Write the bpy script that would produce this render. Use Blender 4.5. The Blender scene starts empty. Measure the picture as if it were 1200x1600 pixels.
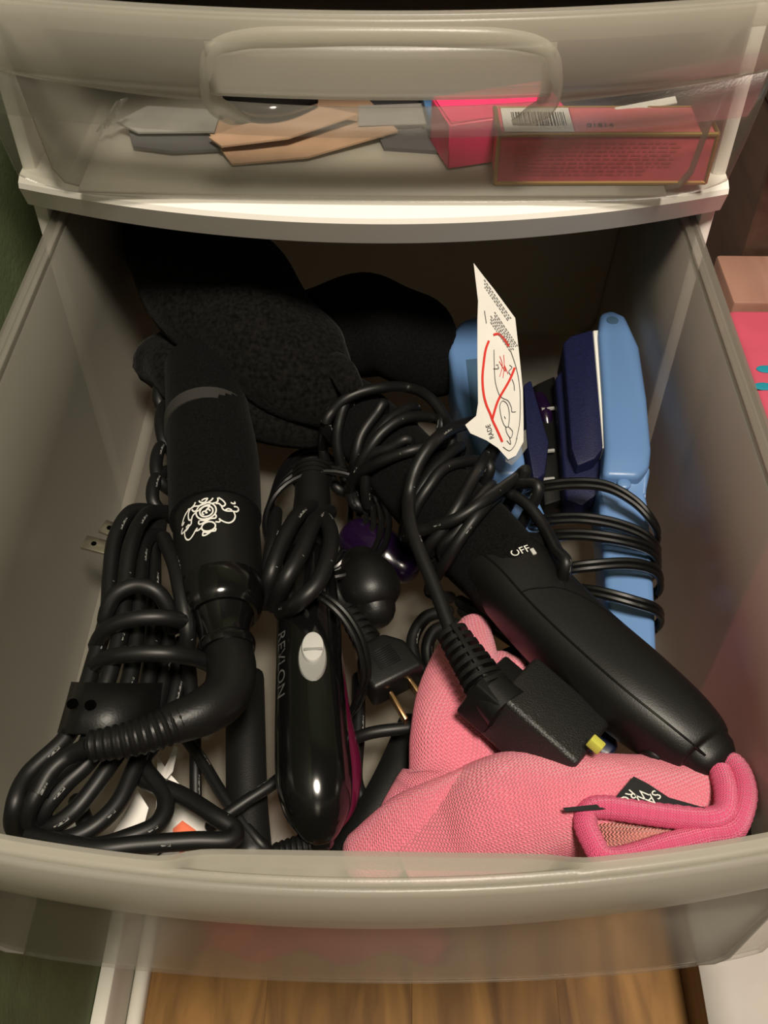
import bpy, bmesh, math, random
from mathutils import Vector as V, Matrix

random.seed(7)
PI = math.pi
ZR = 0.575                      # height of the open drawer's rim above the room floor; z below is measured from that rim

# ------------------------------------------------------------------ camera, world, lights
scene = bpy.context.scene
F_PX = 1550.0
PITCH = math.radians(48.2)
YAW = math.radians(0.9)
CAM = V((0.013, -0.467, 0.286))
cam_d = bpy.data.cameras.new('camera')
cam_d.sensor_fit = 'VERTICAL'; cam_d.sensor_height = 32.0; cam_d.lens = F_PX / 1600 * 32.0
cam_d.clip_start = 0.005; cam_d.clip_end = 50
cam = bpy.data.objects.new('camera', cam_d)
scene.collection.objects.link(cam)
cam.location = CAM + V((0, 0, ZR))
cam.rotation_euler = (PI / 2 - PITCH, 0, YAW)
scene.camera = cam

world = bpy.data.worlds.new('room_ambient'); scene.world = world
world.use_nodes = True
bg = world.node_tree.nodes['Background']
bg.inputs[0].default_value = (1.0, 0.84, 0.68, 1); bg.inputs[1].default_value = 0.075

def area_light(name, loc, target, size, power, color):
    l = bpy.data.lights.new(name, 'AREA'); l.shape = 'DISK'; l.size = size; l.energy = power; l.color = color
    o = bpy.data.objects.new(name, l); scene.collection.objects.link(o)
    o.location = V(loc) + V((0, 0, ZR))
    o.rotation_euler = (V(target) - V(loc)).to_track_quat('-Z', 'Y').to_euler()
    return o
area_light('ceiling_lamp_light', (0.24, -0.84, 1.74), (0, -0.15, -0.1), 0.42, 56, (1.0, 0.89, 0.74))

scene.view_settings.view_transform = 'Standard'
scene.view_settings.look = 'None'
scene.view_settings.gamma = 1.0
scene.view_settings.exposure = 0.0
scene.view_settings.use_curve_mapping = False
try: scene.cycles.transparent_max_bounces = 24
except Exception: pass

# camera basis, used to turn a sighting in the photo plus a real height into a point of the room
_Rz = Matrix.Rotation(YAW, 3, 'Z')
FW = _Rz @ V((0, math.cos(PITCH), -math.sin(PITCH)))
UP = _Rz @ V((0, math.sin(PITCH), math.cos(PITCH)))
RT = _Rz @ V((1, 0, 0))
def ray(px, py): return FW + RT * ((px - 600) / F_PX) - UP * ((py - 800) / F_PX)
def P(px, py, z):
    d = ray(px, py); return CAM + d * ((z - CAM.z) / d.z)
def PY(px, py, y):
    d = ray(px, py); return CAM + d * ((y - CAM.y) / d.y)
def PP(px, py, o, n):
    d = ray(px, py); return CAM + d * ((o - CAM).dot(n) / d.dot(n))
def Ps(l, z=None): return [P(a[0], a[1], a[2] if len(a) > 2 else z) for a in l]

# ------------------------------------------------------------------ materials
MATS = {}
def newmat(name):
    m = bpy.data.materials.new(name); m.use_nodes = True
    nt = m.node_tree; b = nt.nodes['Principled BSDF']
    MATS[name] = m
    return m, nt, b
def N(nt, t, **kw):
    n = nt.nodes.new(t)
    for k, v in kw.items(): setattr(n, k, v)
    return n
def math_n(nt, op, a, b=None):
    n = N(nt, 'ShaderNodeMath', operation=op)
    for i, x in enumerate((a, b)):
        if x is None: continue
        if isinstance(x, (int, float)): n.inputs[i].default_value = x
        else: nt.links.new(x, n.inputs[i])
    return n.outputs[0]
def simple(name, col, rough=.5, spec=.5, noise=0.0, scale=200, bump=0.0, bscale=800, metal=0, sheen=0, coat=0):
    m, nt, b = newmat(name)
    b.inputs['Base Color'].default_value = (*col, 1)
    b.inputs['Roughness'].default_value = rough
    b.inputs['Specular IOR Level'].default_value = spec
    b.inputs['Metallic'].default_value = metal
    if sheen:
        b.inputs['Sheen Weight'].default_value = sheen; b.inputs['Sheen Roughness'].default_value = .5
    if coat: b.inputs['Coat Weight'].default_value = coat; b.inputs['Coat Roughness'].default_value = .08
    tc = N(nt, 'ShaderNodeTexCoord')
    if noise:
        t = N(nt, 'ShaderNodeTexNoise'); t.inputs['Scale'].default_value = scale; t.inputs['Detail'].default_value = 4
        nt.links.new(tc.outputs['Object'], t.inputs['Vector'])
        r = N(nt, 'ShaderNodeMapRange'); r.inputs[1].default_value = .3; r.inputs[2].default_value = .7
        r.inputs[3].default_value = 1 - noise; r.inputs[4].default_value = 1 + noise
        nt.links.new(t.outputs[0], r.inputs[0])
        mx = N(nt, 'ShaderNodeVectorMath', operation='SCALE'); mx.inputs[0].default_value = col
        nt.links.new(r.outputs[0], mx.inputs['Scale']); nt.links.new(mx.outputs[0], b.inputs['Base Color'])
    if bump:
        t = N(nt, 'ShaderNodeTexNoise'); t.inputs['Scale'].default_value = bscale; t.inputs['Detail'].default_value = 3
        nt.links.new(tc.outputs['Object'], t.inputs['Vector'])
        bp = N(nt, 'ShaderNodeBump'); bp.inputs['Strength'].default_value = bump; bp.inputs['Distance'].default_value = .0006
        nt.links.new(t.outputs[0], bp.inputs['Height']); nt.links.new(bp.outputs[0], b.inputs['Normal'])
    return m
def plastic(name, col, clear, rough=.3, gloss=.06):
    m, nt, b = newmat(name); nt.nodes.remove(b)
    out = nt.nodes['Material Output']
    d = N(nt, 'ShaderNodeBsdfDiffuse'); d.inputs[0].default_value = (*col, 1)
    t = N(nt, 'ShaderNodeBsdfTranslucent'); t.inputs[0].default_value = (*col, 1)
    m1 = N(nt, 'ShaderNodeMixShader'); m1.inputs[0].default_value = .55
    nt.links.new(d.outputs[0], m1.inputs[1]); nt.links.new(t.outputs[0], m1.inputs[2])
    tr = N(nt, 'ShaderNodeBsdfTransparent'); tr.inputs[0].default_value = (.95, .95, .93, 1)
    m2 = N(nt, 'ShaderNodeMixShader')
    tc = N(nt, 'ShaderNodeTexCoord'); nz = N(nt, 'ShaderNodeTexNoise'); nz.inputs['Scale'].default_value = 14
    nt.links.new(tc.outputs['Object'], nz.inputs['Vector'])
    mr = N(nt, 'ShaderNodeMapRange'); mr.inputs[3].default_value = clear - .05; mr.inputs[4].default_value = clear + .05
    nt.links.new(nz.outputs[0], mr.inputs[0]); nt.links.new(mr.outputs[0], m2.inputs[0])
    nt.links.new(m1.outputs[0], m2.inputs[1]); nt.links.new(tr.outputs[0], m2.inputs[2])
    g = N(nt, 'ShaderNodeBsdfGlossy'); g.inputs['Roughness'].default_value = rough
    n2 = N(nt, 'ShaderNodeTexNoise'); n2.inputs['Scale'].default_value = 900
    nt.links.new(tc.outputs['Object'], n2.inputs['Vector'])
    bp = N(nt, 'ShaderNodeBump'); bp.inputs['Strength'].default_value = .25; bp.inputs['Distance'].default_value = .0002
    nt.links.new(n2.outputs[0], bp.inputs['Height']); nt.links.new(bp.outputs[0], g.inputs['Normal'])
    lw = N(nt, 'ShaderNodeFresnel'); lw.inputs[0].default_value = 1.4
    ff = math_n(nt, 'ADD', math_n(nt, 'MULTIPLY', lw.outputs[0], .38), gloss * .2)
    m3 = N(nt, 'ShaderNodeMixShader'); nt.links.new(ff, m3.inputs[0])
    nt.links.new(m2.outputs[0], m3.inputs[1]); nt.links.new(g.outputs[0], m3.inputs[2])
    nt.links.new(m3.outputs[0], out.inputs[0])
    return m
def knit(name, ca, cb, sw=.0017, sh=.0014):
    m, nt, b = newmat(name)
    uv = N(nt, 'ShaderNodeUVMap'); sp = N(nt, 'ShaderNodeSeparateXYZ')
    tc = N(nt, 'ShaderNodeTexCoord'); wn = N(nt, 'ShaderNodeTexNoise'); wn.inputs['Scale'].default_value = 90
    nt.links.new(tc.outputs['Object'], wn.inputs['Vector'])
    nt.links.new(uv.outputs[0], sp.inputs[0])
    u = math_n(nt, 'ADD', math_n(nt, 'DIVIDE', sp.outputs[0], sh), math_n(nt, 'MULTIPLY', wn.outputs[0], 2.5))
    v = math_n(nt, 'ADD', math_n(nt, 'DIVIDE', sp.outputs[1], sw), math_n(nt, 'MULTIPLY', wn.outputs[0], 1.0))
    fr = math_n(nt, 'ABSOLUTE', math_n(nt, 'SUBTRACT', math_n(nt, 'FRACT', v), .5))
    ph = math_n(nt, 'ADD', u, math_n(nt, 'MULTIPLY', fr, 1.3))
    s1 = math_n(nt, 'ADD', math_n(nt, 'MULTIPLY', math_n(nt, 'SINE', math_n(nt, 'MULTIPLY', ph, 2 * PI)), .5), .5)
    col = math_n(nt, 'SINE', math_n(nt, 'MULTIPLY', math_n(nt, 'FRACT', v), PI))
    h = math_n(nt, 'MULTIPLY', s1, math_n(nt, 'ADD', math_n(nt, 'MULTIPLY', col, .6), .4))
    n2 = N(nt, 'ShaderNodeTexNoise'); n2.inputs['Scale'].default_value = 1500
    nt.links.new(tc.outputs['Object'], n2.inputs['Vector'])
    h2 = math_n(nt, 'ADD', h, math_n(nt, 'MULTIPLY', n2.outputs[0], .5))
    mx = N(nt, 'ShaderNodeMix', data_type='RGBA'); mx.inputs[6].default_value = (*cb, 1); mx.inputs[7].default_value = (*ca, 1)
    nt.links.new(h2, mx.inputs[0]); nt.links.new(mx.outputs[2], b.inputs['Base Color'])
    bp = N(nt, 'ShaderNodeBump'); bp.inputs['Strength'].default_value = .8; bp.inputs['Distance'].default_value = .0009
    nt.links.new(h2, bp.inputs['Height']); nt.links.new(bp.outputs[0], b.inputs['Normal'])
    b.inputs['Roughness'].default_value = .9; b.inputs['Sheen Weight'].default_value = .25
    b.inputs['Specular IOR Level'].default_value = .1
    return m
def cord_mat(name, col, rough, prints=True):
    m, nt, b = newmat(name)
    b.inputs['Roughness'].default_value = rough
    b.inputs['Specular IOR Level'].default_value = .36
    uv = N(nt, 'ShaderNodeUVMap'); sp = N(nt, 'ShaderNodeSeparateXYZ'); nt.links.new(uv.outputs[0], sp.inputs[0])
    b.inputs['Base Color'].default_value = (*col, 1)
    if prints:
        band = math_n(nt, 'LESS_THAN', math_n(nt, 'ABSOLUTE', math_n(nt, 'SUBTRACT', sp.outputs[1], .62)), .022)
        c = N(nt, 'ShaderNodeCombineXYZ'); nt.links.new(math_n(nt, 'MULTIPLY', sp.outputs[0], 700), c.inputs[0])
        nt.links.new(math_n(nt, 'MULTIPLY', sp.outputs[1], 40), c.inputs[1])
        n1 = N(nt, 'ShaderNodeTexNoise'); n1.inputs['Scale'].default_value = 1.0; nt.links.new(c.outputs[0], n1.inputs['Vector'])
        c2 = N(nt, 'ShaderNodeCombineXYZ'); nt.links.new(math_n(nt, 'MULTIPLY', sp.outputs[0], 55), c2.inputs[0])
        n2 = N(nt, 'ShaderNodeTexNoise'); n2.inputs['Scale'].default_value = 1.0; nt.links.new(c2.outputs[0], n2.inputs['Vector'])
        msk = math_n(nt, 'MULTIPLY', band, math_n(nt, 'MULTIPLY', math_n(nt, 'GREATER_THAN', n1.outputs[0], .5), math_n(nt, 'GREATER_THAN', n2.outputs[0], .60)))
        mx = N(nt, 'ShaderNodeMix', data_type='RGBA'); mx.inputs[6].default_value = (*col, 1); mx.inputs[7].default_value = (.20, .20, .19, 1)
        nt.links.new(msk, mx.inputs[0]); nt.links.new(mx.outputs[2], b.inputs['Base Color'])
    return m
def wood(name, c1, c2, rough=.4):
    m, nt, b = newmat(name)
    tc = N(nt, 'ShaderNodeTexCoord'); mp = N(nt, 'ShaderNodeMapping')
    oi = N(nt, 'ShaderNodeObjectInfo')
    ad = N(nt, 'ShaderNodeVectorMath', operation='ADD'); sc = N(nt, 'ShaderNodeVectorMath', operation='SCALE')
    sc.inputs[0].default_value = (3, 7, 5); nt.links.new(oi.outputs['Random'], sc.inputs['Scale'])
    nt.links.new(tc.outputs['Object'], ad.inputs[0]); nt.links.new(sc.outputs[0], ad.inputs[1])
    mp.inputs['Scale'].default_value = (22, 4.0, 22); nt.links.new(ad.outputs[0], mp.inputs['Vector'])
    n = N(nt, 'ShaderNodeTexNoise'); n.inputs['Scale'].default_value = 1.6; n.inputs['Detail'].default_value = 6; n.inputs['Distortion'].default_value = 1.2
    nt.links.new(mp.outputs[0], n.inputs['Vector'])
    w = N(nt, 'ShaderNodeTexWave', bands_direction='X'); w.inputs['Scale'].default_value = .35; w.inputs['Distortion'].default_value = 12; w.inputs['Detail'].default_value = 3
    w.inputs['Detail Scale'].default_value = .6
    nt.links.new(mp.outputs[0], w.inputs['Vector'])
    f = math_n(nt, 'ADD', math_n(nt, 'MULTIPLY', n.outputs[0], .88), math_n(nt, 'MULTIPLY', w.outputs[0], .12))
    r = N(nt, 'ShaderNodeValToRGB'); r.color_ramp.elements[0].color = (*c1, 1); r.color_ramp.elements[1].color = (*c2, 1)
    r.color_ramp.elements[0].position = .28; r.color_ramp.elements[1].position = .66
    nt.links.new(f, r.inputs[0]); nt.links.new(r.outputs[0], b.inputs['Base Color'])
    b.inputs['Roughness'].default_value = rough
    return m

M_PL = plastic('frosted_drawer_plastic_shaded', (.43, .41, .355), .52, .32)  # same drawer plastic, darkened so the colour carries the shade on the walls
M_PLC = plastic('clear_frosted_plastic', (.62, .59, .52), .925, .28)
M_LIP = plastic('milky_lip_plastic_lit', (.80, .77, .69), .63, .32)  # same plastic made paler: the lip's brightness in the light is in the colour
M_PLB = plastic('frosted_floor_plastic_lit', (.72, .69, .62), .44, .35)  # same plastic, the lit look of the shallow floor put into its colour
M_FILM = plastic('clear_film', (.7, .68, .62), .75, .1, .2)
M_WHITE = simple('white_frame_plastic', (.80, .77, .72), .45, .4, noise=.02, scale=30)
M_CORD = cord_mat('black_cord', (.0045, .0045, .0045), .46)
M_WIRE = cord_mat('black_twin_wire', (.004, .004, .004), .26, False)
M_RUB = simple('black_rubber', (.0045, .0045, .0043), .42, .34, bump=.15, bscale=900)
M_BLK = simple('black_satin_plastic', (.0045, .0045, .0043), .42, .34, bump=.12, bscale=1500)
M_GRIT = simple('black_textured_plastic', (.008, .008, .0076), .42, .6, bump=.7, bscale=1300)
M_GLOSS = simple('black_gloss_plastic', (.003, .003, .003), .14, .5)
M_FELT = simple('black_felt', (.0035, .0035, .0035), .95, .06, noise=.5, scale=900, bump=.6, bscale=900, sheen=.015)
M_PLUSH = simple('black_plush', (.0050, .0047, .0043), .95, .05, noise=.7, scale=420, bump=.9, bscale=420, sheen=.03)
M_BAND = simple('grey_elastic', (.028, .027, .024), .8, .2, bump=.5, bscale=1400)
M_SILV = simple('silver_switch', (.42, .42, .40), .32, .5)
M_SILVR = simple('silver_ring', (.22, .22, .21), .4, .5)
M_MAG = simple('magenta_gloss', (.075, .004, .022), .2, .5)
M_PRT = simple('white_print', (.62, .62, .58), .6, .2)
M_PRTG = simple('grey_print', (.07, .07, .07), .4, .3)
M_BLUE = simple('light_blue_plastic', (.105, .205, .41), .38, .5, bump=.08, bscale=1200)
M_BLUED = simple('blue_hole', (.05, .10, .17), .4)
M_NAVY = simple('navy_flocked', (.0025, .0045, .034), .6, .4, noise=.5, scale=1200, bump=.4, bscale=1200)
M_NAVYP = simple('navy_plastic', (.006, .011, .036), .35)
M_CERAM = simple('white_plate_edge', (.75, .75, .70), .4)
M_PAPER = simple('white_paper', (.72, .70, .66), .6, .3, noise=.04, scale=60)
M_RED = simple('red_print', (.62, .035, .025), .6, .2)
M_INK = simple('black_ink', (.03, .03, .03), .7, .2)
M_INKG = simple('grey_ink', (.22, .21, .20), .7, .2)
M_ORNG = simple('orange_print', (.70, .16, .08), .6, .2)
M_KNIT = knit('pink_knit', (.84, .23, .31), (.60, .115, .175))
M_KNIT2 = knit('pink_overlock', (.84, .11, .25), (.56, .05, .14), .0011, .0011)
M_KNITI = knit('pink_knit_inside', (.70, .27, .24), (.40, .12, .11))
M_SATIN = simple('black_satin_label', (.010, .010, .011), .5, .3)
M_YEL = simple('yellow_button', (.45, .44, .07), .4)
M_BRASS = simple('brass_prong', (.60, .36, .18), .3, metal=1)
M_NICK = simple('nickel_prong', (.62, .57, .48), .25, metal=1)
M_PURP = simple('purple_plastic', (.009, .003, .017), .2, .5)
M_LBL = simple('pale_violet_label', (.30, .24, .30), .4)
M_PBOX = simple('hot_pink_card', (.80, .055, .16), .45, .4, noise=.06, scale=60)
M_PBOXL = simple('printed_pink_card', (.62, .11, .15), .4, .4, noise=.1, scale=120)
M_PBOXT = simple('pale_pink_card', (.72, .20, .21), .45, .4, noise=.06, scale=60)
M_GOLD = simple('gold_foil', (.42, .27, .10), .35, .5, metal=.6)
M_TAN = simple('tan_card', (.40, .26, .17), .5, .4, noise=.08, scale=60)
M_TAN2 = simple('light_tan_card', (.52, .34, .23), .5, .4, noise=.08, scale=60)
M_GREYC = simple('grey_sachet', (.30, .29, .27), .4, .5, noise=.12, scale=50)
M_DGREY = simple('dark_grey_card', (.08, .08, .085), .5)
M_BLUEC = simple('blue_card', (.06, .14, .28), .5, noise=.3, scale=80)
M_GREEN = simple('green_wall_paint', (.115, .145, .07), .8, .2, noise=.10, scale=40, bump=.5, bscale=260)
M_BASEB = simple('white_trim_paint', (.70, .68, .60), .4, .4)
M_WOOD = wood('oak_plank', (.10, .045, .011), (.30, .155, .042))
M_DWOOD = wood('dark_brown_wood', (.035, .018, .012), (.075, .04, .028))
M_TWOOD = wood('reddish_board', (.24, .12, .09), (.34, .19, .14))
M_BWOOD = wood('brown_wood_edge', (.07, .03, .012), (.12, .06, .03))
M_PINKB = simple('pink_board', (.50, .075, .125), .5, .3, noise=.06, scale=40)
M_TEAL = simple('teal_print', (.01, .22, .30), .5)
M_GREYB = simple('pale_grey_plastic', (.50, .48, .44), .6, .3, noise=.08, scale=18)

# ------------------------------------------------------------------ geometry helpers
COL = scene.collection
def crom(pts, per=8):
    """smooth curve through points (tuples or vectors of any length)"""
    pts = [tuple(p) for p in pts]
    if len(pts) == 2: pts = [pts[0], tuple((a + b) / 2 for a, b in zip(*pts)), pts[1]]
    out = []
    n = len(pts)
    for i in range(n - 1):
        p0 = pts[max(i - 1, 0)]; p1 = pts[i]; p2 = pts[i + 1]; p3 = pts[min(i + 2, n - 1)]
        for k in range(per):
            t = k / per
            out.append(tuple(.5 * (2 * b + (c - a) * t + (2 * a - 5 * b + 4 * c - d) * t * t + (-a + 3 * b - 3 * c + d) * t ** 3)
                             for a, b, c, d in zip(p0, p1, p2, p3)))
    out.append(pts[-1])
    return out
class Sweep:
    """a body swept along a curve with elliptical (or squarish) cross-sections"""
    def __init__(s, path, rx, ry=None, up=(0, 0, 1), n=24, per=8, power=2.0, cap=True, uvm='m', roundcap=False, smooth=True, wob=None):
        if not isinstance(rx, (list, tuple)): rx = [rx] * len(path)
        if ry is None: ry = rx
        if not isinstance(ry, (list, tuple)): ry = [ry] * len(path)
        raw = [(*p, a, b) for p, a, b in zip(path, rx, ry)]
        c = crom(raw, per) if smooth else raw
        s.c = [V(q[:3]) for q in c]; s.rx = [max(q[3], 1e-5) for q in c]; s.ry = [max(q[4], 1e-5) for q in c]
        if roundcap:
            for end in (0, -1):
                a = s.c[end]; b = s.c[1 if end == 0 else -2]; d = (a - b).normalized(); r = min(s.rx[end], s.ry[end])
                ex = [(a + d * r * math.sin(t), s.rx[end] * math.cos(t), s.ry[end] * math.cos(t)) for t in (.35, .7, 1.05, 1.35)]
                for q in ex:
                    if end == 0: s.c.insert(0, q[0]); s.rx.insert(0, q[1]); s.ry.insert(0, q[2])
                    else: s.c.append(q[0]); s.rx.append(q[1]); s.ry.append(q[2])
        m = len(s.c); s.T = []; s.S = []; s.Nn = []
        up = V(up); prev = None
        for i in range(m):
            t = (s.c[min(i + 1, m - 1)] - s.c[max(i - 1, 0)])
            t = t.normalized() if t.length > 1e-9 else V((1, 0, 0))
            ref = up
            if abs(t.dot(up.normalized())) > .93 and prev is not None: ref = prev
            sd = t.cross(ref)
            if sd.length < 1e-6: sd = t.cross(V((.3, 1, .2)))
            sd.normalize(); nn = sd.cross(t); prev = nn
            s.T.append(t); s.S.append(sd); s.Nn.append(nn)
        s.L = [0.0]
        for i in range(1, m): s.L.append(s.L[-1] + (s.c[i] - s.c[i - 1]).length)
        v = []; f = []; uv = []
        for i in range(m):
            circ = PI * (s.rx[i] + s.ry[i])
            for k in range(n + 1):
                a = -PI / 2 + 2 * PI * k / n
                w = 1.0 if wob is None else wob(i / (m - 1), a)
                v.append(s.pt(i, a, power, w)); uv.append((s.L[i], (k / n) * (circ if uvm == 'm' else 1)))
        for i in range(m - 1):
            for k in range(n):
                a = i * (n + 1) + k
                f.append((a, a + n + 1, a + n + 2, a + 1))
        if cap:
            f.append(tuple(range(0, n))); f.append(tuple((m - 1) * (n + 1) + k for k in range(n, 0, -1)))
        s.power = power
        s.geo = (v, f, uv)
    def pt(s, i, a, power=2.0, w=1.0, off=0.0):
        ca, sa = math.cos(a), math.sin(a)
        if power != 2:
            ca = math.copysign(abs(ca) ** (2 / power), ca); sa = math.copysign(abs(sa) ** (2 / power), sa)
        return s.c[i] + s.S[i] * ((s.rx[i] + off) * ca * w) + s.Nn[i] * ((s.ry[i] + off) * sa * w)
    def at(s, dist, a, off=0.0):
        i = 0
        while i < len(s.L) - 2 and s.L[i + 1] < dist: i += 1
        t = (dist - s.L[i]) / max(s.L[i + 1] - s.L[i], 1e-9)
        return s.pt(i, a, s.power, 1, off).lerp(s.pt(i + 1, a, s.power, 1, off), t)
def tube(path, r, n=8, per=6, rr=None, cap=True, up=(0, 0, 1)):
    return Sweep(path, rr or r, None, up, n, per, 2.0, cap, 'f').geo
def join(*gs):
    v = []; f = []; uv = []; has = True
    for g in gs:
        o = len(v); v += list(g[0]); f += [tuple(i + o for i in q) for q in g[1]]
        uv += list(g[2]) if len(g) > 2 and g[2] else [(0, 0)] * len(g[0])
    return v, f, uv
def bevgeo(v, f, w, seg=2):
    bm = bmesh.new(); bv = [bm.verts.new(p) for p in v]
    for q in f: bm.faces.new([bv[i] for i in q])
    bmesh.ops.recalc_face_normals(bm, faces=bm.faces)
    if w: bmesh.ops.bevel(bm, geom=list(bm.edges), offset=w, segments=seg, profile=.5, affect='EDGES', clamp_overlap=True)
    bm.verts.index_update()
    r = ([p.co.copy() for p in bm.verts], [tuple(x.index for x in q.verts) for q in bm.faces], None)
    bm.free(); return r
def prism(top, vec, bev=0.0, seg=2):
    vec = V(vec); n = len(top); v = [V(p) for p in top] + [V(p) + vec for p in top]
    f = [tuple(range(n)), tuple(range(2 * n - 1, n - 1, -1))] + [(i, i + n, (i + 1) % n + n, (i + 1) % n) for i in range(n)]
    return bevgeo(v, f, bev, seg)
def obox(c, ax, ay, az, bev=.001, seg=2):
    """box from centre and three half-extent vectors"""
    c, ax, ay, az = V(c), V(ax), V(ay), V(az)
    top = [c + az + ax + ay, c + az - ax + ay, c + az - ax - ay, c + az + ax - ay]
    return prism(top, az * -2, bev, seg)
def box(x0, x1, y0, y1, z0, z1, bev=.001, seg=2):
    return obox(((x0 + x1) / 2, (y0 + y1) / 2, (z0 + z1) / 2), ((x1 - x0) / 2, 0, 0), (0, (y1 - y0) / 2, 0), (0, 0, (z1 - z0) / 2), bev, seg)
def frame_of(a, b, up=(0, 0, 1)):
    t = (V(b) - V(a)).normalized(); s = t.cross(V(up)).normalized(); return t, s, s.cross(t)
def ribbon2(poly, w, closed=False):
    """flat stroke: 2D polyline -> 2D quads"""
    p = [V((a[0], a[1])) for a in poly]; n = len(p); v = []; f = []
    for i in range(n):
        a = p[(i - 1) % n] if closed or i else p[0]; b = p[(i + 1) % n] if closed or i < n - 1 else p[-1]
        d = b - a; d = d.normalized() if d.length > 1e-9 else V((1, 0)); nn = V((-d.y, d.x)) * (w(i / (n - 1)) if callable(w) else w) / 2
        v += [p[i] + nn, p[i] - nn]
    for i in range(n if closed else n - 1):
        j = (i + 1) % n; f.append((2 * i, 2 * i + 1, 2 * j + 1, 2 * j))
    return v, f
def ell2(cx, cy, rx, ry, a0=0, a1=360, n=28):
    return [(cx + rx * math.cos(math.radians(a0 + (a1 - a0) * i / n)), cy + ry * math.sin(math.radians(a0 + (a1 - a0) * i / n))) for i in range(n + 1)]
def map2(g, fn): return [fn(p[0], p[1]) for p in g[0]], g[1], None
def text2(body, size, sx=1.0):
    cu = bpy.data.curves.new('lettering', 'FONT'); cu.body = body; cu.size = size; cu.align_x = 'CENTER'; cu.align_y = 'CENTER'
    cu.resolution_u = 3
    o = bpy.data.objects.new('lettering', cu); COL.objects.link(o)
    dg = bpy.context.evaluated_depsgraph_get(); me = bpy.data.meshes.new_from_object(o.evaluated_get(dg))
    v = [(p.co.x * sx, p.co.y) for p in me.vertices]; f = [tuple(q.vertices) for q in me.polygons]
    bpy.data.objects.remove(o); bpy.data.curves.remove(cu); bpy.data.meshes.remove(me)
    return v, f
def thing(name, label, cat, base, group=None, kind=None):
    o = bpy.data.objects.new(name, None); COL.objects.link(o)
    o.empty_display_size = .01; o.location = V(base) + V((0, 0, ZR))
    o['label'] = label; o['category'] = cat
    if group: o['group'] = group
    if kind: o['kind'] = kind
    return o
def mk(name, geo, mat, base, smooth=True, angle=40):
    v, f = geo[0], geo[1]; uv = geo[2] if len(geo) > 2 else None
    me = bpy.data.meshes.new(name); base = V(base)
    me.from_pydata([V(p) - base for p in v], [], f)
    if uv:
        l = me.uv_layers.new(name='UVMap')
        for lp in me.loops: l.data[lp.index].uv = uv[lp.vertex_index]
    me.materials.append(mat)
    if smooth:
        me.polygons.foreach_set('use_smooth', [True] * len(me.polygons))
        try: me.set_sharp_from_angle(angle=math.radians(angle))
        except Exception: pass
    me.update()
    o = bpy.data.objects.new(name, me); COL.objects.link(o)
    return o
def rootof(o):
    while o.parent: o = o.parent
    return o
def part(name, geo, mat, parent, label=None, smooth=True, angle=40, thick=0):
    b = rootof(parent).location - V((0, 0, ZR))
    o = mk(name, geo, mat, b, smooth, angle); o.parent = parent
    if label: o['label'] = label
    if thick: solid(o, thick)
    return o
def single(name, geo, mat, label, cat, base=None, group=None, smooth=True, kind=None, angle=40, thick=0):
    if base is None: base = V(geo[0][0])
    o = mk(name, geo, mat, base, smooth, angle); o.location = V(base) + V((0, 0, ZR))
    if kind: o['kind'] = kind
    if label: o['label'] = label
    if cat: o['category'] = cat
    if group: o['group'] = group
    if thick: solid(o, thick)
    return o
def solid(o, t, off=0):
    m = o.modifiers.new('thickness', 'SOLIDIFY'); m.thickness = t; m.offset = off
def grid(rows):
    """rows: list of equal-length point lists"""
    m = len(rows[0]); v = [p for r in rows for p in r]
    f = [(i * m + k, i * m + k + 1, (i + 1) * m + k + 1, (i + 1) * m + k) for i in range(len(rows) - 1) for k in range(m - 1)]
    return v, f, None

# ------------------------------------------------------------------ the room
FZ = -ZR
WX = -0.205
wl = single('wall_left', box(WX - .1, WX, -1.6, .62, FZ, 1.9, 0), M_GREEN, 'green painted wall beside the drawer cart', 'wall', (WX, 0, FZ), kind='structure')
wb = single('wall_back', box(WX - .1, 1.6, .52, .62, FZ, 1.9, 0), M_GREEN, 'green painted wall behind the drawer cart', 'wall', (.5, .57, FZ), kind='structure')
bb = thing('baseboard_left', 'white baseboard at the foot of the green wall', 'baseboard', (WX, 0, FZ), kind='structure')
part('board', box(WX, WX + .012, -1.6, .52, FZ, FZ + .075, .003), M_BASEB, bb)
part('shoe_moulding', box(WX + .012, WX + .024, -1.6, .52, FZ, FZ + .018, .005, 3), M_BASEB, bb)
fl = thing('floor', 'oak plank floor under the drawer cart', 'floor', (0, 0, FZ), kind='structure')
part('subfloor', box(WX, 1.6, -1.6, .52, FZ - .03, FZ - .012, 0), M_DWOOD, fl, smooth=False)
pw = .118; x = WX + .001; i = 0
while x < 1.55:
    y = -1.05 + (i * .27) % .6 - 1.6
    while y < .52:
        a, b = max(y, -1.6), min(y + .999, .52)
        if b - a > .02:
            part('plank', box(x, x + pw - .0002, a, b - .0002, FZ - .012, FZ, 0), M_WOOD, fl, smooth=False)
        y += 1.0
    x += pw; i += 1

# ------------------------------------------------------------------ the drawer cart
cart = thing('drawer_cart', 'white plastic drawer cart frame holding the two translucent drawers', 'drawer cart', (0, .2, FZ))
HW = .1785
for s in (-1, 1):
    part('side_panel', box(min(s * .171, s * HW), max(s * .171, s * HW), -.004, .43, FZ + .01, .135, .002), M_WHITE, cart)
part('back_panel', box(-.171, .171, .424, .43, FZ + .01, .135, .001), M_WHITE, cart)
part('top_panel', box(-HW, HW, -.004, .43, .136, .142, .002), M_WHITE, cart)
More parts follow.
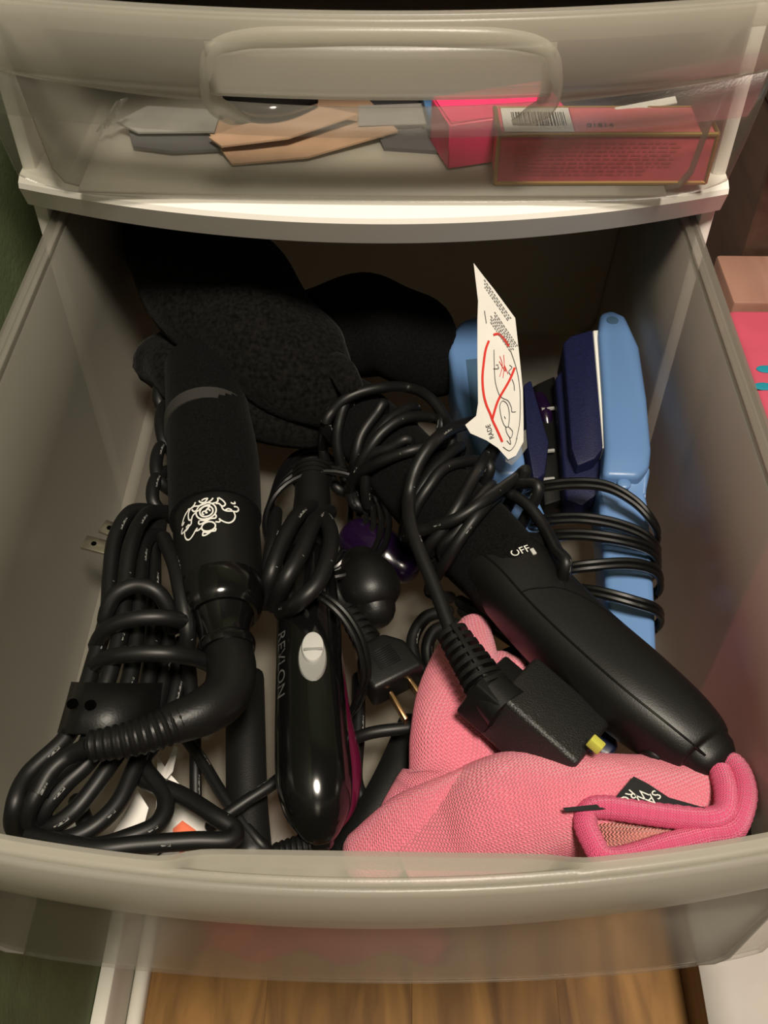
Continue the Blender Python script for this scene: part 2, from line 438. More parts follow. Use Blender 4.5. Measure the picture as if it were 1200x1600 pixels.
# bow-fronted crossbar between the two drawers
NB = 48; rows = []
prof = [(0.03, .0, .031), (0.03, 0., .0315)]
def bow(x, w=.181): return 1 - (x / w) ** 2
def bar_row(x, d=-.003):
    b = bow(x); e = max(0., 1 - ((abs(x) / HW) ** 14)); yb = -.007 - .031 * b
    return [V((x, .012, .0295 + d)), V((x, yb - .001, .0290 + d)), V((x, yb - .0052, .0270 + d)), V((x, yb - .0062, .0245 + d)),
            V((x, yb - .001, .0095 - .002 * b)), V((x, yb + .004, .0085 - .002 * b)), V((x, yb + .006, .012)), V((x, .012, .020))]
rows = [bar_row(-HW + 2 * HW * i / NB) for i in range(NB + 1)]
g = grid(rows); m = len(rows[0])
g = (g[0], g[1] + [tuple(range(m)), tuple(NB * m + k for k in range(m - 1, -1, -1))], None)
part('crossbar', g, M_WHITE, cart, 'bow-fronted white crossbar')
part('light_block_shelf', box(-.171, .171, .012, .424, .018, .0235, .001), M_WHITE, cart)  # unseen, added to keep light from falling through into the deep drawer

def build_drawer(name, label, yf, zt, zb, p, pb, lean, hxw, hcx, yback, open_recess, drop=0.0):
    """a translucent drawer: yf = y of the front panel at its ends, zt/zb = rim and bottom heights"""
    t = thing(name, label, 'drawer', (0, yf, zb))
    W = .178; NX = 96
    lip = .030; arcz = .015
    rows_panel = []; rows_lip = []
    for i in range(NX + 1):
        x = -W + 2 * W * i / NX; b = bow(x, W)
        tw = 1 - .045 * 1  # bottom narrower
        e = (abs(x) / W) ** 10
        yb = yf + lean - pb * b; ya = yf + lean * .45 - (pb * .5 + p * .22) * b
        yc = yf - p * b + .0005; yt = yf - p * b * .97 - .0012
        za = zt - lip - arcz * b; zc = zt - lip
        xb = x * tw
        zbb = zb - drop + .010 * e
        rows_panel.append([V((xb, yb, zbb)), V((xb + (x - xb) * .04, yb - .0012, zbb + .004)), V(((x + xb) / 2, (ya + yb) / 2, (za + zb) / 2)), V((x, ya, za))])
        rows_lip.append([V((x, ya, za)), V((x, yc + .0015, zc - .0015)), V((x, yc, zc + .001)), V((x, (yc + yt) / 2 - .0005, (zc + zt) / 2)), V((x, yt, zt - .002)), V((x, yt + .0015, zt))])
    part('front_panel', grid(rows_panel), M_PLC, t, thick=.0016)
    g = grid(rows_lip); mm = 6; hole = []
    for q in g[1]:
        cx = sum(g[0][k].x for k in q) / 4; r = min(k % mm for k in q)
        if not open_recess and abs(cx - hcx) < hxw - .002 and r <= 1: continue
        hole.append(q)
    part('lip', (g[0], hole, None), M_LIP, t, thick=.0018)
    rim = []
    for i in range(NX + 1):
        x = -W + 2 * W * i / NX; b = bow(x, W); yt = yf - p * b * .97 + .0003
        inn = yt + .0052; zz = zt; zi = zt - .001
        if open_recess:
            k = 1 / (1 + math.exp((abs(x - hcx) - hxw) / .0022))
            inn = inn * (1 - k) + (yf - p + .0142) * k; zz = zt - .0045 * k; zi = zt - .007 * k
        rim.append([V((x, yt, zt)), V((x, yt + .0022, zt + .0002)), V((x, yt + .0042, zz)), V((x, inn, zi)), V((x, inn + .0008, zi - .012))])
    part('front_rim', grid(rim), M_LIP, t, thick=.0016)
    # handle
    if not open_recess:
        yl = lambda x: yf - p * bow(x, W)
        pts = []
        for (dx, z) in [(-.058, zt - .0475), (-.066, zt - .0445), (-hxw, zt - .038), (-hxw, zt - .026), (-hxw + .004, zt - .015), (-hxw + .017, zt - .0095), (-.03, zt - .0075), (.03, zt - .0075),
                        (hxw - .017, zt - .0095), (hxw - .004, zt - .015), (hxw, zt - .026), (hxw, zt - .038), (.066, zt - .0445), (.058, zt - .0475)]:
            low = max(0, (zt - .030 - z) / .03)
            pts.append(V((hcx + dx, yl(hcx + dx) - .001 + low * .011, z)))
        h = part('handle', Sweep(pts, [.0008] + [.0046] * 12 + [.0008], [.001] + [.0030] * 12 + [.001], up=(0, -1, 0), n=12).geo, M_LIP, t)
        rr = []
        for i in range(25):
            x = hcx - hxw + 2 * hxw * i / 24; y = yl(x)
            rr.append([V((x, y - .0022, zt - .010)), V((x, y - .0030, zt - .015)), V((x, y - .0032, zt - .0305)), V((x, y - .0012, zt - .0325)), V((x, y + .006, zt - .0325))])
        part('grip_plate', grid(rr), M_LIP, h, thick=.0016)
    # box
    dz = zt - .004
    xi = .163; xo = .153
    ybw = yback
    yfr = yf + .004
    for s in (-1, 1):
        rw = []
        for k in range(7):
            u = k / 6; y = yfr + (ybw - yfr) * u
            rw.append([V((s * xi, y, dz)), V((s * (xi * .6 + xo * .4), y, dz + (zb - dz) * .4)), V((s * (xo + .0012), y, zb + .010)), V((s * (xo - .003), y, zb + .003)), V((s * (xo - .010), y, zb + .001))])
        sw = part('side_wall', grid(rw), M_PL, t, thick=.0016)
        rr = []
        pr = [(.0000, -.0045), (.0006, -.0005), (.0020, .0004), (.0034, -.0010), (.0046, -.0012), (.0058, .0003), (.0072, -.0004), (.0078, -.006)]
        for k in range(9):
            y = yfr + (ybw - yfr) * k / 8
            rr.append([V((s * (xi + a), y, zt - .001 + c)) for a, c in pr])
        part('rim', grid(rr), M_PL, sw, thick=.0012)
    bw_ = [[V((xi * u, ybw, dz)), V(((xi * .6 + xo * .4) * u, ybw - .001, dz + (zb - dz) * .4)), V(((xo + .001) * u, ybw - .003, zb + .008)), V(((xo - .006) * u, ybw - .008, zb + .001))] for u in [-1 + k / 4 for k in range(9)]]
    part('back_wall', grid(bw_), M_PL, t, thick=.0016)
    bt = []
    for k in range(13):
        x = (xo - .010) * (-1 + k / 6)
        y0 = yf + .036 - pb * bow(x, W) if open_recess else yf + lean - pb * bow(x, W) + .002
        bt.append([V((x, y0, zb + .001)), V((x, y0 + .05, zb + .001)), V((x, ybw - .008, zb + .001))])
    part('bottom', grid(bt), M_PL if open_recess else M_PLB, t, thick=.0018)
    if open_recess:
        iw = []
        for k in range(25):
            u_ = -1 + k / 12; x1 = xi * u_; x0 = (xo - .010) * u_
            iw.append([V((x1, yf - p * bow(x1, W) * .97 + .0066, zt - .010)), V(((x1 + x0) / 2, yf + .016 - .6 * p * bow(x0, W), (zt + zb) / 2 - .01)), V((x0, yf + .034 - pb * bow(x0, W), zb + .006)), V((x0, yf + .038 - pb * bow(x0, W), zb + .001))])
        part('inner_front_wall', grid(iw), M_PLC, t, thick=.0014)
    return t
build_drawer('shallow_drawer', 'closed shallow translucent drawer with arched handle above the open one', -.029, .121, .0285, .024, .005, -.001, .0725, .005, .36, False)
build_drawer('deep_drawer', 'open deep translucent drawer full of curling irons and cords', -.3320, 0.0, -.156, .0262, .012, .010, .058, .008, .105, True, .008)
DF = -.153                     # inside bottom of the deep drawer

# ------------------------------------------------------------------ things in the shallow drawer
F1 = .0315
def carton(name, label, c, ang, hx, hy, hz, mats, cat='box'):
    t = thing(name, label, cat, (c[0], c[1], c[2] - hz))
    R = Matrix.Rotation(ang, 3, 'Z'); ax, ay, az = R @ V((hx, 0, 0)), R @ V((0, hy, 0)), V((0, 0, hz))
    part('carton', obox(c, ax, ay, az, .0006, 1), mats, t)
    return t, ax, ay, az
c = V((.1115, -.0085, F1 + .0125))
t, ax, ay, az = carton('cosmetic_box', 'long pink carton with gold edges and a barcode on top', c, math.radians(1.2), .0515, .0135, .0125, M_PBOXL)
def cedge(a, b, w=.0011): return tube([a, b], w, 6, 1)
for sx in (-1, 1):
    part('gold_edge', cedge(c + ax * sx - ay + az, c + ax * sx - ay - az), M_GOLD, t)
    part('gold_edge', cedge(c + ax * sx - ay + az, c + ax * sx + ay + az), M_GOLD, t)
for sz in (-1, 1): part('gold_edge', cedge(c - ax - ay + az * sz, c + ax - ay + az * sz), M_GOLD, t)
part('gold_edge', cedge(c - ax + ay + az, c + ax + ay + az, .0007), M_GOLD, t)
top = lambda u, v, o=.0003: c + ax * u + ay * v + az + V((0, 0, o))
def quadon(fn, u0, u1, v0, v1, o=.0003): return [fn(u0, v0, o), fn(u1, v0, o), fn(u1, v1, o), fn(u0, v1, o)], [(0, 1, 2, 3)], None
part('top_print', quadon(top, -.30, .97, -.88, .9, .0004), M_PBOXT, t, smooth=False)
bl = part('barcode_label', quadon(top, -.95, -.31, -.86, .9, .0005), M_PAPER, t, smooth=False)
bars = []; u = -.86; random.seed(3)
while u < -.36:
    w = random.choice((.006, .010, .016)); bars.append(quadon(top, u, u + w, -.45, .55, .0008)); u += w + random.choice((.008, .014))
part('bars', join(*bars), M_INK, bl, smooth=False)
part('lot_number', map2(text2('01814', .0052), lambda a, b: top((a - .003) / .0515 - .0, (b - .006) / .0135, .0008)), M_INK, t, smooth=False)
front = lambda u, v, o=.0003: c + ax * u - ay + az * v + V((0, -o, 0))
ln = []; random.seed(9)
for r in range(9):
    v = .68 - r * .16; u = -.84
    while u < .62 - .3 * (r > 6):
        w = random.uniform(.03, .10); ln.append(quadon(front, u, u + w, v - .018, v + .018, .0005)); u += w + .02
part('small_print', join(*ln), simple('brown_print', (.40, .10, .10), .5), t, smooth=False)

c2 = V((.062, .0125, F1 + .0115))
t2, ax, ay, az = carton('pink_box', 'plain hot pink carton half behind the gold edged one', c2, math.radians(17), .030, .0145, .0115, M_PBOX)
part('flap', prism([c2 + ax * .98 - ay * .96 + az * 1.02, c2 - ax * .97 - ay * .96 + az * 1.02, c2 - ax * .97 + ay * .95 + az * 1.03, c2 + ax * .98 + ay * .95 + az * 1.08], (0, 0, .0006)), M_PBOX, t2, smooth=False)

def card(name, label, px, z, mat, cat='card', th=.0007, bend=0):
    pts = [P(a[0], a[1], z + (a[2] if len(a) > 2 else 0)) for a in px]
    return single(name, prism(pts, (0, 0, -th)), mat, label, cat, pts[0], smooth=False)
t = thing('card_packet', 'tan folded card packet with a pale stripe in the shallow drawer', 'packet', P(460, 215, F1))
part('card', prism([P(318, 196, F1 + .004), P(545, 122, F1 + .004), P(622, 204, F1 + .004), P(480, 245, F1 + .002), P(362, 256, F1 + .001)], (0, 0, -.001)), M_TAN, t, smooth=False)
part('folded_flap', prism([P(326, 214, F1 + .006), P(470, 160, F1 + .008), P(560, 178, F1 + .009), P(450, 215, F1 + .0075), P(346, 228, F1 + .006)], (0, 0, -.001)), M_TAN2, t, smooth=False)
card('grey_sachet', 'grey foil sachet lying left of the tan packet', [(200, 200), (345, 190), (348, 232), (270, 236), (208, 228)], F1 + .002, M_DGREY, 'sachet', .0015)
card('white_sachet', 'pale sachet on the grey foil one', [(182, 190, .003), (230, 165, .003), (345, 172, .003), (335, 205, .002), (215, 206, .002)], F1 + .003, M_GREYC, 'sachet', .001)
card('dark_booklet', 'dark grey booklet between the tan packet and pink boxes', [(560, 150), (720, 140), (720, 190), (690, 236), (600, 230)], F1 + .001, M_DGREY, 'booklet', .0025)
card('grey_card', 'light grey card across the dark booklet', [(560, 165), (690, 160), (690, 192), (560, 195)], F1 + .005, M_GREYC)
card('blue_carton', 'blue printed carton behind the hot pink one', [(655, 130), (790, 120), (800, 168), (668, 180)], F1 + .010, M_BLUEC, 'box', .010)
card('white_slip', 'white paper slip sticking out behind the gold edged carton', [(960, 168, .0), (1055, 150, .001), (1058, 160, .0), (970, 178, -.002)], F1 + .026, M_PAPER, 'paper')
single('glossy_pouch', Sweep([P(360, 150, F1 + .012), P(420, 158, F1 + .014), P(480, 150, F1 + .012)], [.010, .014, .010], [.004, .006, .004], roundcap=True, n=16).geo, M_GLOSS, 'dark shiny pouch under the drawer handle behind the tan packet', 'pouch')
fp = [[P(150 + 8 * k + 6 * j, 206 - 12 * k - 2 * j, F1 + .004 + .003 * ((k + j) % 2) + .004 * k) for j in range(4)] for k in range(5)]
single('clear_wrapper', grid(fp), M_FILM, 'crumpled clear wrapper at the left of the shallow drawer', 'wrapper', thick=.0004)

# ------------------------------------------------------------------ black plush glove and pouch at the back of the deep drawer
g1 = thing('heat_glove', 'black plush heat glove slumped across the dark back left corner', 'glove', P(330, 480, DF))
wob = lambda t, a: 1 + .05 * math.sin(7 * t * 3 + 2 * a) + .03 * math.sin(19 * t + 3 * a)
part('glove_body', Sweep(Ps([(270, 330, -.07), (320, 420, -.068), (395, 505, -.07), (470, 580, -.08), (540, 640, -.095)]), [.040, .044, .040, .033, .018], [.030, .032, .028, .024, .014], n=28, wob=wob, roundcap=True).geo, M_PLUSH, g1)
part('thumb', Sweep(Ps([(500, 560, -.075), (530, 575, -.068), (548, 605, -.07)]), [.007, .008, .007], [.006, .007, .006], roundcap=True, n=14).geo, M_PLUSH, g1)
part('cuff', Sweep(Ps([(255, 560, -.10), (310, 600, -.095), (420, 650, -.10), (520, 670, -.11)]), [.018, .02, .018, .012], [.016, .018, .016, .01], roundcap=True, n=16, wob=wob).geo, M_PLUSH, g1)
single('black_pouch', Sweep(Ps([(450, 520, -.10), (540, 505, -.09), (630, 525, -.09), (690, 580, -.105)]), [.022, .034, .034, .02], [.018, .026, .024, .014], roundcap=True, n=24, wob=wob).geo, M_FELT, 'rounded black cloth pouch in the dark behind the wound cord', 'pouch')

# ------------------------------------------------------------------ curling wand on the left (sleeve, emblem, elbow, strapped cord)
wd = thing('curling_wand', 'black curling wand with white scroll emblem and strapped cord bundle on the left', 'curling wand', P(330, 800, DF))
ZA = -.085
slv = Sweep(Ps([(318, 575, ZA), (325, 650, ZA), (333, 720, ZA), (337, 814, ZA)]), [.0222, .0228, .0238, .0228], n=36)
part('heat_sleeve', slv.geo, M_FELT, wd)
bnd = Sweep(Ps([(324, 655, ZA), (325, 672, ZA)]), [.0233, .0234], n=36, per=2)
part('elastic_band', bnd.geo, M_BAND, wd, 'grey ribbed elastic band')
hd = Sweep(Ps([(337, 806, ZA), (339, 835, ZA), (342, 880, ZA), (345, 926, ZA)]), [.0212, .0212, .0206, .0198], n=40)
hdo = part('handle', hd.geo, M_BLK, wd)
part('end_ring', Sweep(Ps([(345, 920, ZA), (346, 932, ZA), (347, 955, ZA), (348, 966, ZA)]), [.0202, .0202, .0186, .0160], n=36, per=4).geo, M_GLOSS, wd)
part('end_cap', Sweep(Ps([(348, 960, ZA), (350, 985, ZA), (352, 1003, ZA), (353, 1016, ZA)]), [.0150, .0120, .0112, .0112], n=28, per=4).geo, M_GLOSS, wd)
part('swivel_collar', Sweep(Ps([(353, 1006, ZA), (354, 1012, ZA), (355, 1020, ZA)]), [.0128, .0132, .0124], n=28, per=3).geo, M_GLOSS, wd)
elb = Ps([(355, 1012, ZA), (362, 1047, ZA + .002), (353, 1085, ZA + .004), (318, 1112, ZA + .008), (272, 1130, ZA + .010)])
part('strain_relief', Sweep(elb, [.0108, .0108, .0106, .0098, .0086], n=24, roundcap=True).geo, M_RUB, wd)
e2 = Ps([(285, 1125, ZA + .010), (240, 1144, ZA + .011), (190, 1158, ZA + .011), (140, 1166, ZA + .010)])
rs = Sweep(e2, [.0078, .0072, .0066, .0058], n=18)
part('ribbed_sleeve', rs.geo, M_RUB, wd)
for k in range(12):
    d = rs.L[-1] * (k + .5) / 12; i = min(range(len(rs.L)), key=lambda q: abs(rs.L[q] - d)); r = rs.rx[i] + .0008
    cc = rs.at(d, 0, 0).lerp(rs.at(d, PI, 0), .5)
    part('rib', Sweep([cc - rs.T[i] * .0013, cc, cc + rs.T[i] * .0013], [r * .9, r, r * .9], n=16, per=2).geo, M_RUB, wd)
# emblem (strokes traced from the print, in tenths of a photo pixel about its centre)
em = [ell2(585, 482, 135, 112), ell2(590, 490, 88, 72), ell2(560, 505, 26, 22, 90, 400), ell2(612, 490, 26, 24, 100, 380), [(575, 490), (605, 460), (650, 425)],
      [(445, 440), (480, 455), (520, 430), (600, 405), (650, 412)], [(500, 315), (520, 345), (570, 360), (600, 340), (620, 305)], [(535, 325), (575, 310), (620, 312)],
      [(690, 315), (660, 350), (600, 375), (500, 390), (430, 370), (390, 375)], [(450, 320), (420, 360), (360, 390), (330, 450), (335, 520), (370, 535)], [(330, 370), (380, 380), (440, 365)],
      [(390, 400), (420, 440), (470, 445)], [(340, 380), (280, 420), (230, 480), (205, 530), (235, 525), (250, 505)], [(450, 465), (400, 490), (375, 540), (365, 590), (320, 610), (280, 625), (200, 640), (185, 620), (200, 590), (222, 575)],
      [(275, 600), (320, 585), (330, 605), (290, 635), (245, 638)], [(245, 640), (245, 700), (270, 755), (320, 782), (375, 755), (420, 710), (455, 680)], [(425, 710), (470, 715), (520, 690)],
      [(750, 315), (750, 360), (720, 385), (680, 390)], [(760, 315), (810, 350), (845, 400), (820, 435), (790, 430), (760, 400), (720, 400)], [(790, 430), (810, 480), (860, 500), (930, 490), (990, 485), (1025, 450), (1010, 415), (960, 420)],
      [(840, 490), (880, 465), (930, 475)], [(920, 370), (950, 380), (980, 370), (975, 345)], [(950, 495), (970, 550), (940, 620), (880, 660), (820, 655), (770, 630)], [(700, 650), (750, 655), (765, 625), (745, 612)],
      [(490, 590), (475, 620), (500, 645), (580, 625), (640, 600), (700, 600), (715, 570), (695, 545)], [(500, 590), (560, 610), (600, 625)], ell2(605, 700, 92, 62, 0, 360), [(580, 580), (590, 610), (575, 650)],
      [(540, 745), (520, 800), (570, 805), (640, 770), (690, 730)], [(640, 770), (690, 770), (700, 735)], [(540, 765), (600, 780), (640, 770)]]
Lh = 0
eg = []
pmid = P(329, 808, ZA + .0205)
d0 = min(range(len(hd.L)), key=lambda i: (hd.c[i] + V((0, 0, .0205)) - pmid).length); s0 = hd.L[d0]
mmpp = .000352
for st in em:
    sm = crom(st, 4)
    poly = [((a - 590) / 10 * mmpp, (b - 560) / 10 * mmpp) for a, b in [(q[0], q[1]) for q in sm]]
    r2 = ribbon2(poly, .00072)
    eg.append(map2(r2, lambda a, b: hd.at(min(max(s0 + b * 1.28, 0), hd.L[-1]), PI / 2 - .12 + a / .0208, .00025)))
part('emblem', join(*eg), M_PRT, hdo, 'white scroll emblem', smooth=False)
# cord bundle
zc = -.088
CR = .0038
strands = [
    [(245, 800, -.10), (205, 800, -.092), (180, 840, zc), (172, 900, zc), (168, 960, zc), (148, 1030, zc), (130, 1090, zc), (105, 1150, zc), (45, 1209, zc), (23, 1258, zc), (23, 1296, -.10), (50, 1312, -.11)],
    [(265, 800, -.10), (228, 805, -.088), (205, 850, -.08), (196, 910, -.08), (190, 980, -.08), (172, 1050, -.08), (150, 1110, -.082), (133, 1167, -.082), (77, 1216, -.085), (52, 1251, -.088), (43, 1279, -.095), (58, 1298, -.105)],
    [(250, 835, -.10), (226, 850, -.092), (217, 930, -.085), (212, 1000, -.085), (200, 1070, -.085), (175, 1130, -.086), (140, 1188, -.088), (101, 1226, -.09), (70, 1265, -.095), (66, 1290, -.105)],
    [(255, 840, -.085), (272, 880, -.078), (283, 930, -.076), (293, 985, -.082), (294, 1040, -.098), (300, 1110, -.115)],
    [(240, 850, -.10), (240, 920, -.096), (238, 1000, -.094), (228, 1080, -.094), (200, 1150, -.095), (171, 1195, -.095), (147, 1230, -.096), (115, 1268, -.098), (77, 1293, -.102), (35, 1300, -.112)],
    [(262, 960, -.10), (258, 1040, -.10), (240, 1120, -.10), (206, 1209, -.10), (182, 1258, -.10), (140, 1296, -.10), (87, 1315, -.102), (42, 1310, -.112)],
    [(285, 1000, -.105), (272, 1090, -.105), (240, 1160, -.106), (224, 1195, -.106), (258, 1244, -.104), (247, 1286, -.102), (196, 1310, -.10), (147, 1323, -.10), (95, 1318, -.10)],
    [(225, 1160, -.11), (215, 1209, -.108), (286, 1244, -.104), (335, 1275, -.10), (366, 1296, -.10), (357, 1313, -.098), (300, 1314, -.095), (216, 1320, -.093), (153, 1326, -.092), (90, 1316, -.096), (45, 1306, -.10)],
    [(120, 1250, -.115), (133, 1285, -.11), (140, 1300, -.11)],
    # turns round the bundle
    [(172, 990, -.09), (165, 965, -.08), (180, 930, -.072), (212, 915, -.070), (245, 925, -.072), (265, 955, -.08), (272, 985, -.09)],
    [(150, 1010, -.09), (165, 985, -.078), (205, 968, -.071), (255, 965, -.072), (290, 972, -.080), (310, 985, -.09)],
    [(145, 1045, -.09), (165, 1030, -.078), (205, 1022, -.071), (265, 1022, -.072), (310, 1030, -.082), (335, 1042, -.09)],
    [(140, 1166, -.075), (110, 1180, -.08), (80, 1205, -.082), (60, 1240, -.085)],
]
part('power_cord', join(*[tube(Ps(s), CR, 10, 8) for s in strands]), M_CORD, wd)
# knots of sleeve-bound cord showing along the wand's left flank
part('rear_cord', join(*[tube(Ps(s), .0036, 10, 6) for s in [
    [(300, 560, -.11), (258, 585, -.10), (248, 625, -.10), (272, 655, -.11)], [(290, 600, -.11), (254, 640, -.10), (256, 690, -.10), (280, 715, -.11)],
    [(285, 680, -.11), (250, 700, -.10), (246, 745, -.10), (272, 770, -.11)], [(285, 730, -.11), (246, 745, -.10), (240, 785, -.10), (268, 810, -.11)]]]), M_CORD, wd)
# strap with two holes
sp = []
for k in range(15):
    a = k / 14
    xx = 100 + 150 * a; zz = -.074 - .004 * (a - .35) ** 2 * 10 - (.014 * max(0, (a - .75) / .25) ** 2) - (.012 * max(0, (.12 - a) / .12))
    sp.append([P(xx + 14 - 4 * a, 1066 + 10 * a * (1 - a), zz), P(xx + 5, 1100 + 6 * a, zz), P(xx - 8 + 4 * a, 1146 + 4 * a, zz)])
sto = part('cord_strap', grid(sp), M_RUB, wd, 'wide black rubber strap', thick=.0016)
for (hx, hy) in ((113, 1099), (141, 1101)):
    c0 = P(hx, hy, -.0725)
    part('strap_hole', Sweep([c0, c0 + V((0, 0, -.0006))], [.0024, .0024], n=14, per=1).geo, simple('hole_dark', (.001, .001, .001), .9, 0) if 'hole_dark' not in MATS else MATS['hole_dark'], sto)
# plug with two prongs behind the bundle
a, b = P(250, 850, -.105), P(185, 838, -.10); T, S, U = frame_of(a, b)
plug = part('plug', obox((a + b) / 2, T * .012, S * .011, U * .008, .002), M_RUB, wd)
for (p0, p1) in (((200, 838), (160, 822)), ((188, 862), (131, 847))):
    q0, q1 = P(*p0, -.100), P(*p1, -.098); T, S, U = frame_of(q0, q1)
    pr = part('prong', obox((q0 + q1) / 2, (q1 - q0) / 2, S * .0041, U * .0010, .0004), M_NICK, plug)
    hc = q0.lerp(q1, .72) + U * .0009
    part('prong_hole', Sweep([hc, hc + U * .0002], [.0014, .0014], n=12, per=1, up=S).geo, MATS['hole_dark'], pr)

# ------------------------------------------------------------------ small flat iron with silver switch
fi = thing('hair_straightener', 'slim glossy black hair straightener with silver oval switch and magenta underside', 'hair straightener', P(488, 1100, DF))
ZF = -.095
up_ = Sweep(Ps([(480, 880, ZF), (482, 960, ZF), (484, 1060, ZF), (487, 1150, ZF), (491, 1215, ZF - .002), (496, 1265, ZF - .006), (500, 1296, ZF - .010), (502, 1312, ZF - .013)]),
            [.0130, .0148, .0152, .0158, .0160, .0140, .0095, .0055], [.011, .012, .0125, .013, .0135, .012, .0085, .0055], n=40, roundcap=True)
uh = part('upper_arm', up_.geo, M_GLOSS, fi)
lw_ = Sweep(Ps([(486, 900, ZF - .012), (487, 1000, ZF - .012), (496, 1120, ZF - .012), (508, 1200, ZF - .014), (508, 1262, ZF - .017), (506, 1300, ZF - .02)]),
            [.0125, .014, .0150, .0158, .0130, .006], [.009, .010, .010, .010, .009, .005], n=32, roundcap=True)
part('lower_arm', lw_.geo, M_MAG, fi, 'magenta lower arm')
sc_ = P(488, 1027, ZF + .0126); T = (P(488, 1040, ZF) - P(488, 1010, ZF)).normalized(); S = T.cross(V((0, 0, 1))); Uz = V((0, 0, 1))
def disc(c, T, S, a, b, h, n=28, dome=0):
    rings = [(1.0, 0), (1.0, h * .7), (.93, h), (.5, h + dome * .8), (.01, h + dome)]
    v = []; f = []
    for (k, z) in rings:
        for i in range(n):
            an = 2 * PI * i / n; v.append(c + T * (a * k * math.cos(an)) + S * (b * k * math.sin(an)) + T.cross(S).normalized() * -1 * 0 + Uz * z)
    for r in range(len(rings) - 1):
        for i in range(n): f.append((r * n + i, r * n + (i + 1) % n, (r + 1) * n + (i + 1) % n, (r + 1) * n + i))
    return v, f, None
swt = part('switch_plate', disc(sc_ - V((0, 0, .0022)), T, S, .0125, .0063, .0028, dome=-.0002), M_SILVR, fi, 'silver oval switch')
part('switch_button', disc(P(489, 1014, ZF + .0126), T, S, .0080, .0050, .0024, dome=.0008), M_SILV, swt)
part('button_ridge', obox(P(489, 1014, ZF + .0157), T * .0006, S * .0042, Uz * .0005, .0003), M_SILVR, swt)
tx = text2('REVLON', .0073)
tl = max(p[0] for p in tx[0]) - min(p[0] for p in tx[0])
sm_ = min(range(len(up_.L)), key=lambda i: abs(up_.c[i].y - P(485, 1036, ZF).y)); smid = up_.L[sm_]
part('lettering', map2(tx, lambda a, b: up_.at(smid + .0048 + a * .034 / tl, math.radians(36) + b / .0140, .0002)), M_PRTG, uh, 'grey brand lettering', smooth=False)
part('strain_relief', Sweep(Ps([(502, 1308, -.112), (488, 1322, -.114), (460, 1328, -.115), (430, 1334, -.117)]), [.0062, .0058, .005, .0042], n=14).geo, M_RUB, fi)
for k in range(7):
    q = P(488 - 9 * k, 1321 + 2 * k, -.113 - .0005 * k); T2 = (P(430, 1334, -.117) - P(488, 1322, -.114)).normalized()
    part('rib', Sweep([q - T2 * .001, q, q + T2 * .001], [.0058 - .0003 * k, .0064 - .0003 * k, .0058 - .0003 * k], n=14, per=2).geo, M_RUB, fi)
# head of the iron, with a stepped collar, and its coiled twin wire
hdz = -.10
part('head', Sweep(Ps([(488, 735, hdz), (488, 770, hdz), (487, 810, hdz), (483, 885, hdz + .004)]), [.0098, .0094, .0105, .0125], [.0085, .0085, .009, .010], n=24).geo, M_BLK, fi)
for k, yy in enumerate((734, 741, 748)):
    q = P(488, yy, hdz); q2 = P(488, yy + 4, hdz)
    part('head_ridge', Sweep([q, q2], [.0108, .0108], [.0092, .0092], n=24, per=1).geo, M_BLK, fi)
coil = []
random.seed(4)
for k in range(6):
    cx, cy = 486 + 5 * k, 800 + 4 * k; rx, ry = 62 + 7 * k, 98 - 3 * k; z = -.128 + .006 * k
    coil.append(tube([P(cx + rx * math.cos(q), cy + ry * math.sin(q), z + .004 * math.sin(2 * q + k)) for q in [2 * PI * j / 22 for j in range(23)]], .0017, 8, 2))
part('twin_wire', join(*coil), M_WIRE, fi)
part('trailing_wire', join(*[tube(Ps([(x0 + a_, y0 + b_, z0) for (x0, y0, z0) in [(470, 925, -.080), (500, 935, -.075), (535, 965, -.078), (560, 1010, -.085), (567, 1060, -.095), (552, 1105, -.11), (530, 1130, -.12)]]), .0015, 8, 6) for a_, b_ in ((0, 0), (8, -5))]), M_WIRE, fi)
# thick cord hank in front of the head
hk = thing('cord_hank', 'folded thick black cord hank above the silver switch', 'cord', P(465, 880, DF))
part('cord', join(*[tube(Ps(s), .0040, 12, 8) for s in [
    [(500, 790, -.10), (468, 803, -.085), (440, 850, -.080), (422, 900, -.082), (412, 945, -.10)],
    [(515, 800, -.10), (492, 815, -.078), (470, 865, -.070), (445, 908, -.072), (428, 948, -.09)],
    [(490, 805, -.10), (510, 815, -.082), (517, 850, -.074), (500, 905, -.070), (468, 940, -.074), (440, 958, -.09)],
    [(430, 800, -.11), (424, 860, -.10), (410, 930, -.11)]]]), M_CORD, hk)

# ------------------------------------------------------------------ two-prong plug in the middle
pg = thing('power_plug', 'small black two prong plug with ribbed grip beside the straightener', 'plug', P(605, 1050, DF))
zp = -.105
a, b = P(580, 1010, zp), P(625, 1075, zp); T, S, U = frame_of(a, b); c0 = (a + b) / 2
pts = []
for (u_, v_) in [(-1.0, -.45), (-1.0, .45), (-.35, .95), (1.0, 1.0), (1.0, -1.0), (-.35, -.95)]: pts.append(c0 + T * (.0125 * u_) + S * (.0135 * v_) + U * .0085)
bd = part('plug_body', prism(pts, U * -.017, .0025, 3), M_BLK, pg)
gp = c0 + U * .0086
for k in range(9):
    part('grip_rib', obox(gp + T * (.0012 * (k - 4)) , T * .0003, S * .0055, U * .0005, .0002, 1), M_BLK, bd)
for k in range(5):
    q = P(572 - 7 * k, 999 - 11 * k, zp)
    part('strain_rib', Sweep([q - T * .0012, q + T * .0012], [.0070 - .0004 * k] * 2, n=14, per=1).geo, M_RUB, pg)
part('strain_core', Sweep(Ps([(580, 1010, zp), (540, 950, zp), (520, 915, zp + .004)]), [.0056, .0042, .0035], n=12).geo, M_RUB, pg)
